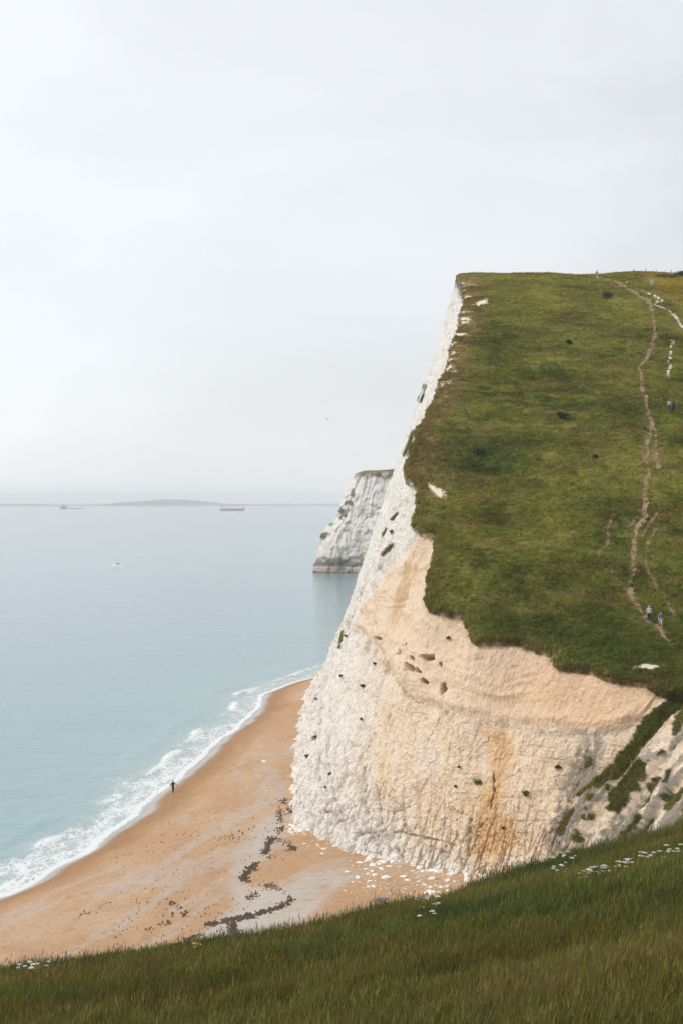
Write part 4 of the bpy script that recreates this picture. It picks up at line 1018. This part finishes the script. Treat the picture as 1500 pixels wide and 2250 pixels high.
for u, v, sz in SW:
    d = ray(u, v); Y = CAM[2] * 1.0
    # beach height is nearly flat across the strandline: two fixed-point steps give the contact
    z0 = 3.3
    for _ in range(3):
        yy_ = (z0 - CAM[2]) / d[2]; z0 = float(z_beach(d[0] * yy_, yy_))
    a = random.uniform(-.6, .6); ca, sa = math.cos(a), math.sin(a); k = len(V); m_ = random.randint(5, 7)
    x0, y0 = d[0] * yy_, yy_
    V.append((x0, y0, z0 + .10 + sz * .25))
    for q in range(m_):
        t_ = q * 6.283 / m_; r1 = sz * random.uniform(.6, 1.5); r2 = sz * random.uniform(.35, .8)
        X = math.cos(t_) * r1; Yq = math.sin(t_) * r2 * 1.5
        V.append((x0 + X * ca - Yq * sa, y0 + X * sa + Yq * ca, z0 - .06))
    for q in range(m_): Fc.append((k, k + 1 + q, k + 1 + (q + 1) % m_))
o = mesh_np('seaweed', np.array(V), np.array(Fc), mat_plain('seaweed_brown', (.105, .072, .050), .7), smooth=False)
tag(o, 'dark brown seaweed wrack winding along the strandline', 'seaweed', kind='stuff')

# ------------------------------------------------------------------ people
_M = {}
def cm(c):
    c = tuple(round(x, 3) for x in c)
    if c not in _M: _M[c] = mat_plain('cloth_%d' % len(_M), c, .85)
    return _M[c]
SKIN = (.52, .30, .20)
def person(label, p, rz, pose, top, legs, shoes, hair, H=1.75, group=None, cap=None, sleeves=True, shorts=False, glove=None):
    J = {'pel': (0, 0, .53), 'spi': (0, -.01, .64), 'che': (0, .0, .755), 'nec': (0, 0, .835), 'hea': (0, .015, .885), 'top': (0, .005, .955)}
    for s_, n in ((-1, 'L'), (1, 'R')):
        J['sh' + n] = (s_ * .105, 0, .805); J['el' + n] = (s_ * .15, -.015, .64); J['wr' + n] = (s_ * .16, .045, .505); J['ha' + n] = (s_ * .16, .065, .46)
        J['hi' + n] = (s_ * .05, 0, .505); J['kn' + n] = (s_ * .055, .02, .285); J['an' + n] = (s_ * .055, -.015, .045); J['to' + n] = (s_ * .065, .085, .018)
    def setj(**k): J.update(k)
    if pose == 'walk':
        setj(knL=(-.05, .085, .29), anL=(-.05, .10, .05), toL=(-.055, .195, .03), knR=(.05, .0, .28), anR=(.05, -.115, .065), toR=(.055, -.03, .02),
             elL=(-.15, -.06, .65), wrL=(-.155, -.05, .51), haL=(-.15, -.035, .465), elR=(.15, .02, .645), wrR=(.15, .10, .525), haR=(.145, .13, .49))
    if pose == 'swing':       # arm flung out, the other hugging a board
        setj(elR=(.205, -.02, .69), wrR=(.30, .0, .60), haR=(.335, .01, .57), elL=(-.17, -.01, .67), wrL=(-.16, .07, .585), haL=(-.14, .10, .57),
             knL=(-.03, .05, .28), anL=(-.015, .03, .05), toL=(-.02, .12, .018), knR=(.03, -.01, .28), anR=(.02, -.08, .06), toR=(.025, .0, .018))
    if pose in ('sit', 'recline'):
        dz = -.455
        for k in list(J):
            x, y, z = J[k]
            if k != 'top' and k[:2] in ('kn', 'an', 'to', 'hi'): continue
            lean = -.28 if pose == 'recline' else -.06
            J[k] = (x, y + lean * (z - .53) * 1.3, z + dz)
        for s_, n in ((-1, 'L'), (1, 'R')):
            J['hi' + n] = (s_ * .055, .01, .06); J['kn' + n] = (s_ * .075, .20, .17 if n == 'L' else .14); J['an' + n] = (s_ * .075, .33, .03); J['to' + n] = (s_ * .085, .41, .05)
            J['el' + n] = (s_ * .16, -.02, .20); J['wr' + n] = (s_ * .12, .12, .19); J['ha' + n] = (s_ * .10, .17, .185)
    R = {'pel': .082, 'spi': .074, 'che': .088, 'nec': .034, 'hea': .056, 'top': .045}
    for n in 'LR': R.update({'sh' + n: .042, 'el' + n: .029, 'wr' + n: .023, 'ha' + n: .029, 'hi' + n: .062, 'kn' + n: .040, 'an' + n: .026, 'to' + n: .022})
    bones = [('pel', 'spi', 1), ('spi', 'che', 1), ('che', 'nec', 1), ('nec', 'hea', 0), ('hea', 'top', 0)]
    for n in 'LR':
        bones += [('che', 'sh' + n, 1), ('sh' + n, 'el' + n, 1), ('el' + n, 'wr' + n, 1 if sleeves else 0), ('wr' + n, 'ha' + n, 4 if glove else 0),
                  ('pel', 'hi' + n, 2), ('hi' + n, 'kn' + n, 2), ('kn' + n, 'an' + n, 0 if shorts else 2), ('an' + n, 'to' + n, 3)]
    keys = list(J); V = [tuple(c * H for c in J[k]) for k in keys]
    me = bpy.data.meshes.new('tmp'); me.from_pydata(V, [(keys.index(a), keys.index(b)) for a, b, _ in bones], [])
    to = bpy.data.objects.new('tmp', me); COL.objects.link(to)
    to.modifiers.new('skin', 'SKIN'); sub = to.modifiers.new('sub', 'SUBSURF'); sub.levels = 2; sub.render_levels = 2
    for i, k in enumerate(keys):
        sv_ = me.skin_vertices[0].data[i]; r_ = R[k] * H; sv_.radius = (r_ * (1.15 if k in ('che', 'pel', 'spi') else 1), r_ * (.8 if k in ('che', 'pel', 'spi') else 1)); sv_.use_root = (k == 'pel')
    bpy.context.view_layer.update()
    ev = to.evaluated_get(bpy.context.evaluated_depsgraph_get()); bme = bpy.data.meshes.new_from_object(ev)
    bpy.data.objects.remove(to)
    bm = bmesh.new(); bm.from_mesh(bme)
    JV = {k: Vector(J[k]) * H for k in J}
    # five fingers to a hand, rooted in the palm; nose and ears on the head
    for n, s_ in (('L', -1), ('R', 1)):
        d = (JV['ha' + n] - JV['wr' + n]).normalized(); side = d.cross(Vector((0, 1, 0)) if abs(d.y) < .8 else Vector((0, 0, 1))).normalized(); nrm = side.cross(d)
        for k, (o_, ln) in enumerate(((-.5, .062), (-.17, .075), (.17, .08), (.5, .072), (.75, .05))):
            a = JV['ha' + n] + side * o_ * .055 + (d * .004 if k < 4 else d * -.03); b = a + (d if k < 4 else (d + side * .9).normalized()) * ln * .6; c = b + (d + nrm * .8).normalized() * ln * .5
            r0 = .009
            rings = [[bm.verts.new(q + (side * math.cos(t_) + nrm * math.sin(t_)) * rr) for t_ in (0, 1.57, 3.14, 4.71)] for q, rr in ((a, r0), (b, r0 * .95), (c, r0 * .6))]
            for x_ in range(2):
                for y_ in range(4): bm.faces.new((rings[x_][y_], rings[x_][(y_ + 1) % 4], rings[x_ + 1][(y_ + 1) % 4], rings[x_ + 1][y_]))
            bm.faces.new(rings[2])
    hd = JV['hea'].lerp(JV['top'], .35)
    for off, sc_ in (((0, .058, -.012), (.014, .02, .02)), ((-.056, 0, -.005), (.008, .016, .024)), ((.056, 0, -.005), (.008, .016, .024))):
        bmesh.ops.create_icosphere(bm, subdivisions=1, radius=H, matrix=Matrix.Translation(hd + Vector(off) * H) @ Matrix.Diagonal((*sc_, 1)))
    segs = [(JV[a], JV[b], m_, R[a] * H) for a, b, m_ in bones]
    for f in bm.faces:
        c = f.calc_center_median(); best = 9; mi = 1
        for a, b, m_, r_ in segs:
            e = b - a; t_ = max(0, min(1, (c - a).dot(e) / e.length_squared)); dd_ = (c - a - e * t_).length - r_ * .6
            if dd_ < best: best, mi = dd_, m_
        f.material_index = mi; f.smooth = True
    root = empty('person', p, rz)
    obj_bm('body', bm, [cm(SKIN), cm(top), cm(legs), cm(shoes), cm(glove or SKIN)], root, True)
    bm = bmesh.new(); r_ = .062 * H
    bmesh.ops.create_icosphere(bm, subdivisions=2, radius=1, matrix=Matrix.Translation(hd + Vector((0, -.012, .018)) * H) @ Matrix.Diagonal((r_, r_ * 1.02, r_ * 1.0, 1)))
    bmesh.ops.delete(bm, geom=[v for v in bm.verts if v.co.y > hd.y + .02 * H and v.co.z < hd.z + .025 * H], context='VERTS')
    if cap:
        # peak of the cap
        z_ = hd.z + .035 * H; q = [bm.verts.new((x * H, hd.y + y * H, z_)) for x, y in ((-.045, .04), (.045, .04), (.035, .10), (-.035, .10))]; bm.faces.new(q)
    obj_bm('cap' if cap else 'hair', bm, cm(cap or hair), root, True)
    tag(root, label, 'person', group)
    return root, JV
def rucksack(label, p, rz, c, H=1.75, back=-1):
    root = empty('backpack', p, rz)
    bm = bmesh.new(); box(bm, -.15, .15, -.30, -.14, 1.0, 1.45); bmesh.ops.bevel(bm, geom=bm.edges[:], offset=.05, segments=2, affect='EDGES'); obj_bm('bag_body', bm, cm(c), root, True)
    for x in (-.11, .11):
        bm = bmesh.new(); box(bm, x - .025, x + .025, -.16, .125, 1.40, 1.425); box(bm, x - .025, x + .025, .10, .125, 1.15, 1.41); obj_bm('shoulder_strap', bm, cm(c), root)
    bm = bmesh.new(); box(bm, -.11, .11, -.35, -.30, 1.05, 1.25); bmesh.ops.bevel(bm, geom=bm.edges[:], offset=.02, segments=1, affect='EDGES'); obj_bm('pocket', bm, cm(tuple(x * .7 for x in c)), root)
    tag(root, label, 'backpack'); return root
PI = math.pi
BLACK = (.012, .012, .014)
p = on_beach(380.5, 1743.5)
person('person in a black wetsuit walking along the water edge', p, PI * .06, 'swing', (.012, .016, .02), BLACK, (.03, .03, .04), (.03, .04, .06), group='people', glove=(.02, .02, .025))
bm = bmesh.new()          # the yellow float tucked under the left arm
for k in range(9):
    t_ = k / 8; w_ = .17 * math.sin(PI * (.12 + .76 * t_)) ** .6
    for a in range(8): bm.verts.new((w_ * math.cos(a * PI / 4), .05 * math.sin(a * PI / 4), -.26 + .52 * t_))
bm.verts.ensure_lookup_table()
for k in range(8):
    for a in range(8): bm.faces.new([bm.verts[i] for i in (k * 8 + a, k * 8 + (a + 1) % 8, (k + 1) * 8 + (a + 1) % 8, (k + 1) * 8 + a)])
bm.faces.new([bm.verts[a] for a in range(8)][::-1]); bm.faces.new([bm.verts[64 + a] for a in range(8)])
o = obj_bm('swim_float', bm, cm((.75, .80, .12)), None, True); o.location = (p[0] - .36, p[1] + .05, p[2] + 1.12); o.rotation_euler = (0, .25, 0)
tag(o, 'bright yellow float held under the arm of the wetsuit walker', 'float')
p = on_hill(1426, 1372)
person('person in a pale cap, light shirt and black trousers on the lower hill path', p, PI, 'walk', (.52, .53, .56), BLACK, (.40, .38, .36), (.1, .08, .06), 1.8, 'people', cap=(.70, .70, .68), sleeves=False)
p = on_hill(1451, 1388)
person('person in a blue-grey top and pale shorts on the lower hill path', p, PI * .97, 'walk', (.20, .22, .28), (.42, .48, .54), (.66, .66, .62), (.16, .07, .04), 1.7, 'people', sleeves=False, shorts=True)
rucksack('black backpack worn by the walker in pale shorts', p + np.array([0, 0, -.04]), PI * .97, BLACK)
p = on_hill(1470, 903)
person('person in a pale top and blue jeans standing on the upper right hillside', p, 0, 'stand', (.42, .42, .40), (.05, .10, .13), (.1, .1, .1), (.05, .03, .02), 1.72, 'people')
p = on_hill(1479, 908)
person('person in a dark purple top and black trousers on the upper right hillside', p, PI * .2, 'walk', (.05, .035, .07), BLACK, (.05, .04, .04), (.05, .035, .02), 1.78, 'people')
p = on_hill(1311, 611)
person('person in white standing on the hilltop skyline', p, PI * .1, 'walk', (.62, .58, .58), (.55, .50, .46), (.4, .4, .4), (.05, .03, .02), 1.75, 'people')
rucksack('navy backpack worn by the person on the skyline', p, PI * -.45, (.03, .045, .11))
p = on_hill(1378, 624)
person('bare-backed person sitting beside the ridge path', p, PI * -.35, 'sit', SKIN, BLACK, (.1, .1, .1), (.03, .02, .02), 1.75, 'people')
p = on_hill(1368, 631)
person('person in dark clothes reclining below the sitter on the ridge', p, PI * -.6, 'recline', (.30, .13, .11), (.04, .035, .04), SKIN, (.05, .03, .02), 1.7, 'people', shorts=True)
p = on_beach(640, 1786)
person('person in a grey top sitting against the foot of the cliff', p, PI * .55, 'sit', (.36, .38, .41), (.015, .015, .02), (.5, .5, .52), (.09, .06, .04), 1.75, 'people')
def bag(label, p, c, w):
    root = empty('bag', p); bm = bmesh.new(); box(bm, -w, w, -w * .6, w * .6, 0, w * 1.5); bmesh.ops.bevel(bm, geom=bm.edges[:], offset=w * .35, segments=2, affect='EDGES'); obj_bm('bag_body', bm, cm(c), root, True)
    bm = bmesh.new(); box(bm, -w * .5, -w * .4, -.02, .02, w * 1.4, w * 1.9); box(bm, w * .4, w * .5, -.02, .02, w * 1.4, w * 1.9); box(bm, -w * .5, w * .5, -.02, .02, w * 1.85, w * 1.95); obj_bm('handle', bm, cm(c), root)
    tag(root, label, 'bag')
bag('small orange bag on the sand beside the cliff-foot sitter', on_beach(632, 1780), (.45, .13, .05), .22)
bag('pale bag on the sand in front of the cliff-foot sitter', on_beach(632, 1789), (.60, .62, .66), .2)

# ------------------------------------------------------------------ fence posts
M_post = mat_plain('weathered_post', (.48, .45, .40)); M_post2 = mat_plain('old_post', (.24, .21, .17))
def post(u, v, h, w, m, label):
    p = on_hill(u, v); bm = bmesh.new(); box(bm, -w / 2, w / 2, -w / 2, w / 2, -.2, h)
    top = [f for f in bm.faces if f.normal.z > .9]; r_ = bmesh.ops.inset_region(bm, faces=top, thickness=w * .25); 
    for f in [f for f in bm.faces if f.normal.z > .9]:
        pass
    for v_ in {v_ for f in top for v_ in f.verts}: v_.co.z += w * .25
    o = obj_bm('fence_post', bm, m); o.location = p; o.rotation_euler = (random.uniform(-.05, .05), random.uniform(-.06, .06), random.uniform(0, 1)); tag(o, label, 'post', 'fence posts on the hilltop')
post(1429, 624, 1.15, .22, M_post, 'stout pale post by the hilltop fence, left of the pair'); post(1434, 624, 1.1, .22, M_post, 'stout pale post by the hilltop fence, right of the pair')
for u, v, lab in ((1478, 662, 'thin fence post above the chalk track, uppermost of three'), (1487, 674, 'thin fence post above the chalk track, middle of three'), (1497, 688, 'thin fence post above the chalk track, lowest of three'),
                  (1391, 606, 'tiny post on the skyline left of the stout pair'), (1418, 606, 'tiny post on the skyline just left of the stout pair'), (1441, 606, 'tiny post on the skyline right of the stout pair'), (1474, 606, 'tiny post on the skyline beyond the long thicket')):
    post(u, v, 1.2, .11, M_post2, lab)

# ------------------------------------------------------------------ wild flowers on the near slope
M_petal = mat_plain('white_petal', (.72, .72, .66)); M_petal2 = mat_plain('yellow_petal', (.65, .45, .05)); M_stalk = mat_plain('flower_stalk', (.09, .12, .035))
def flower_meshes(mat):
    r = random.Random(3); bm = bmesh.new()
    for k in range(14):
        a = k * 2.4; d = .016 * math.sqrt(k); c = Vector((math.cos(a) * d, math.sin(a) * d, .5 - d * d * 5))
        bmesh.ops.create_cone(bm, segments=5, radius1=.006, radius2=.017, depth=.012, cap_ends=True, matrix=Matrix.Translation(c))
    h = bpy.data.meshes.new('flower_head'); bm.to_mesh(h); bm.free(); h.materials.append(mat)
    bm = bmesh.new(); bmesh.ops.create_cone(bm, segments=4, radius1=.005, radius2=.003, depth=.5, matrix=Matrix.Translation((0, 0, .25)))
    for a in (.5, 2.6, 4.4):
        q = [bm.verts.new((0, 0, .15)), bm.verts.new((math.cos(a) * .06, math.sin(a) * .06, .2)), bm.verts.new((math.cos(a) * .13, math.sin(a) * .13, .17)), bm.verts.new((math.cos(a + .35) * .07, math.sin(a + .35) * .07, .17))]; bm.faces.new(q)
    st_ = bpy.data.meshes.new('stalk'); bm.to_mesh(st_); bm.free(); st_.materials.append(M_stalk)
    return h, st_
FM = flower_meshes(M_petal); FY = flower_meshes(M_petal2)
def flowers(box_, n, label, group, fm=FM, sc=1.0):
    r = random.Random(int(box_[0] + n))
    for _ in range(n):
        t_ = r.random(); u = box_[0] + (box_[2] - box_[0]) * t_; v = box_[1] + (box_[3] - box_[1]) * t_ + r.gauss(0, box_[4])
        p = on_slope(u, v + 14)
        root = empty('wildflower', p, r.uniform(0, 6)); root.scale = [sc * r.uniform(.75, 1.2)] * 3; root.rotation_euler.x = r.gauss(0, .12)
        for me, nm in ((fm[0], 'flower_head'), (fm[1], 'stalk')):
            o = bpy.data.objects.new(nm, me); COL.objects.link(o); o.parent = root
        tag(root, label, 'flower', group)
flowers((1185, 1913, 1265, 1902, 3), 22, 'white wildflower in the small patch at the crest of the near slope', 'flowers at the crest')
flowers((1212, 1937, 1248, 1935, 4), 9, 'white wildflower between the crest patch and the long drift', 'flowers between the patches')
flowers((1268, 1950, 1385, 1930, 4), 38, 'white wildflower in the long drift across the right of the near slope', 'flowers in the long drift')
flowers((1405, 1915, 1505, 1900, 6), 22, 'white wildflower in the patch at the right edge of the near slope', 'flowers at the right edge')
flowers((915, 2042, 968, 2036, 5), 9, 'white wildflower in the small patch low in the middle of the near slope', 'flowers in the middle')
flowers((10, 2162, 105, 2150, 8), 9, 'white wildflower at the far left of the near slope', 'flowers at the far left', sc=1.2)
flowers((183, 2134, 187, 2135, 1), 1, 'lone large white flower head left of centre on the near slope', 'lone white flower', sc=1.6)
flowers((420, 2112, 445, 2118, 5), 4, 'small yellow wildflower by the crest of the near slope', 'yellow flowers', FY)

# ------------------------------------------------------------------ ships and watercraft
def hull_bm(L, Bm, D, bow=.28, sheer=0.0, rake=.06):
    bm = bmesh.new(); rows = []
    for i in range(15):
        t_ = i / 14; x = (t_ - .5) * L
        w_ = Bm / 2 * (1 if t_ < 1 - bow else max(.02, 1 - ((t_ - 1 + bow) / bow) ** 2)) * (1 if t_ > .06 else .85)
        zt = D + sheer * max(0, (t_ - .72) / .28) ** 1.5
        dx = rake * L * max(0, (t_ - .85) / .15)
        rows.append([bm.verts.new((x - dx, s_ * w_ * k, z_)) for s_, k, z_ in ((-1, .55, -2), (1, .55, -2))] + [bm.verts.new((x + 0, w_, zt)), bm.verts.new((x + 0, -w_, zt))])
    for a, b in zip(rows[:-1], rows[1:]):
        for k in range(4): bm.faces.new((a[k], a[(k + 1) % 4], b[(k + 1) % 4], b[k]))
    bm.faces.new(rows[0]); bm.faces.new(rows[-1][::-1])
    bmesh.ops.recalc_face_normals(bm, faces=bm.faces); return bm
def part(root, name, mat, *boxes):
    bm = bmesh.new()
    for b in boxes: box(bm, *b)
    return obj_bm(name, bm, mat, root)
M_white = mat_plain('ship_white', (.75, .75, .74), .5); M_red = mat_plain('ship_red', (.42, .05, .04), .5); M_blue = mat_plain('ship_blue', (.05, .10, .16), .5); M_dark = mat_plain('ship_dark', (.03, .03, .035), .6); M_grey = mat_plain('ship_grey', (.25, .27, .28), .6)
def ship_at(name, u, v, rz):
    d = ray(u, v); Y = -CAM[2] / d[2]; return empty(name, (d[0] * Y, Y, 0), rz)
rt = ship_at('cargo_ship', 511.5, 1122, 0)
obj_bm('hull', hull_bm(102, 16, 7.5, .2, 6), M_red, rt)
part(rt, 'boot_stripe', M_dark, (-50, 36, -8.05, 8.05, .2, 1.6))
h_ = part(rt, 'superstructure', M_white, (-49, -29, -7, 7, 7.5, 17), (-47, -32, -6.5, 6.5, 17, 22), (-46, -33, -8, 8, 22, 25.5))
part(h_, 'window_band', M_dark, (-32.9, -32.7, -6, 6, 23.2, 24.6), (-45, -34, -8.1, -8.02, 23.2, 24.6))
part(rt, 'funnel', M_red, (-49, -44.5, -2, 2, 17.2, 27)); part(rt, 'mast', M_grey, (-40, -39.2, -.4, .4, 25.5, 34))
for x in (-14, 8): 
    c_ = part(rt, 'deck_crane', M_grey, (x - 1, x + 1, -1, 1, 7.5, 16)); part(c_, 'jib', M_grey, (x, x + 14, -.5, .5, 15.4, 16.3))
for x0, x1 in ((-26, -8), (-5, 13), (16, 32)): part(rt, 'hatch_cover', M_grey, (x0, x1, -6, 6, 7.4, 9.2))
part(rt, 'forecastle', M_white, (37, 44, -3.5, 3.5, 10.5, 14)); part(rt, 'foremast', M_grey, (40, 40.6, -.3, .3, 13.9, 20))
tag(rt, 'red cargo ship with white stern superstructure far out on the sea', 'ship')
rt = ship_at('supply_ship', 157.5, 1118, PI)
bm = hull_bm(120, 18, 3.0, .14, 9, .03); obj_bm('hull', bm, M_blue, rt)
part(rt, 'bow_block', M_blue, (27, 50, -8, 8, 2.9, 15)); h_ = part(rt, 'superstructure', M_white, (28, 52, -7.5, 7.5, 15, 21), (34, 48, -6.5, 6.5, 21, 25)); part(h_, 'window_band', M_dark, (35, 47, 6.52, 6.6, 22.4, 23.8))
part(rt, 'mast', M_grey, (40, 41, -.5, .5, 25, 33)); part(rt, 'deck_rail', M_grey, (-58, 26, 8.2, 8.6, 3, 4.4))
tag(rt, 'blue supply ship with a long low deck on the hazy left horizon', 'ship')
# rider with wash
d = ray(258, 1241); Y = -CAM[2] / d[2]; wx, wy = d[0] * Y, Y
rt = empty('jet_ski', (wx, wy, .05), PI)
bm = hull_bm(3.0, 1.1, .45, .5, .25, .1)
for v_ in bm.verts: v_.co.z = max(v_.co.z, -.3)
obj_bm('hull', bm, cm((.6, .6, .6)), rt); part(rt, 'seat', cm(BLACK), (-1.1, .15, -.2, .2, .45, .8)); part(rt, 'handlebar', cm(BLACK), (.35, .42, -.38, .38, .95, 1.02), (.3, .45, -.05, .05, .45, .98))
tag(rt, 'small white jet ski throwing up spray on the open sea', 'jet ski')
person('person in a yellow vest riding the jet ski on the open sea', (wx + .3, wy, .55), PI / 2, 'sit', (.62, .58, .10), (.05, .05, .06), BLACK, (.05, .04, .03), 1.75, 'people')
def wash(u, v, w, dpt, label, seed):
    d = ray(u, v); Y = -CAM[2] / d[2]
    n1, n2 = 60, 16; X, Yg = np.meshgrid(np.linspace(-1, 1, n1), np.linspace(-1, 1, n2), indexing='ij')
    q = np.stack([X.ravel() * 4, Yg.ravel() * 2, X.ravel() * 0 + seed], 1)
    hh = (1 - X.ravel() ** 2) * (1 - Yg.ravel() ** 2) * (.55 + .9 * fbm(q, 3, .6, seed)) * .55 - .08
    V = np.stack([d[0] * Y + X.ravel() * w, Y + Yg.ravel() * dpt, hh], 1)
    o = mesh_np('sea_spray', V, grid_q(n1, n2), cm((.80, .82, .83))); tag(o, label, 'spray', kind='stuff')
wash(256, 1242, 4.8, 2.2, 'white wash around the jet ski', 201); wash(305.5, 1219.5, 2.2, 2, 'small white breaker beyond the jet ski', 202)
# a gull far out over the sea
d = ray(719.5, 921); Y = 230.
rt = empty('gull', tuple(CAM + d * Y), .6)
bm = bmesh.new(); bmesh.ops.create_icosphere(bm, subdivisions=2, radius=1, matrix=Matrix.Diagonal((.06, .22, .06, 1)))
bmesh.ops.create_icosphere(bm, subdivisions=1, radius=.05, matrix=Matrix.Translation((0, .22, .03))); obj_bm('body', bm, cm((.55, .55, .55)), rt, True)
for s_ in (-1, 1):
    bm = bmesh.new(); q = [(0, .08, .02), (0, -.08, .02), (s_ * .3, -.06, .16), (s_ * .3, .08, .16), (s_ * .62, -.08, .10), (s_ * .62, -.04, .10)]
    lo = [bm.verts.new(c) for c in q]; hi = [bm.verts.new((c[0], c[1], c[2] + .015)) for c in q]
    for L_ in (lo, hi): bm.faces.new((L_[0], L_[1], L_[2], L_[3])); bm.faces.new((L_[3], L_[2], L_[4], L_[5]))
    obj_bm('wing', bm, cm((.35, .36, .38)), rt)
tag(rt, 'tiny gull gliding in the pale sky left of the cliff', 'gull')
# ------------------------------------------------------------------ haze
bm = bmesh.new(); box(bm, -16000, 5000, -400, 16000, -4, 98)
hm = bpy.data.materials.new('sea_haze'); hm.use_nodes = True; t = hm.node_tree; t.nodes.clear()
ho = N(t, 'ShaderNodeOutputMaterial'); hv = N(t, 'ShaderNodeVolumePrincipled')
hv.inputs['Color'].default_value = (1, 1, 1, 1); hv.inputs['Density'].default_value = 1.25e-4; hv.inputs['Anisotropy'].default_value = 0.0
Lk(t, hv.outputs[0], ho.inputs['Volume'])
hz = obj_bm('haze', bm, hm); tag(hz, 'pale sea haze veiling the far coast and ships', 'haze', kind='stuff')
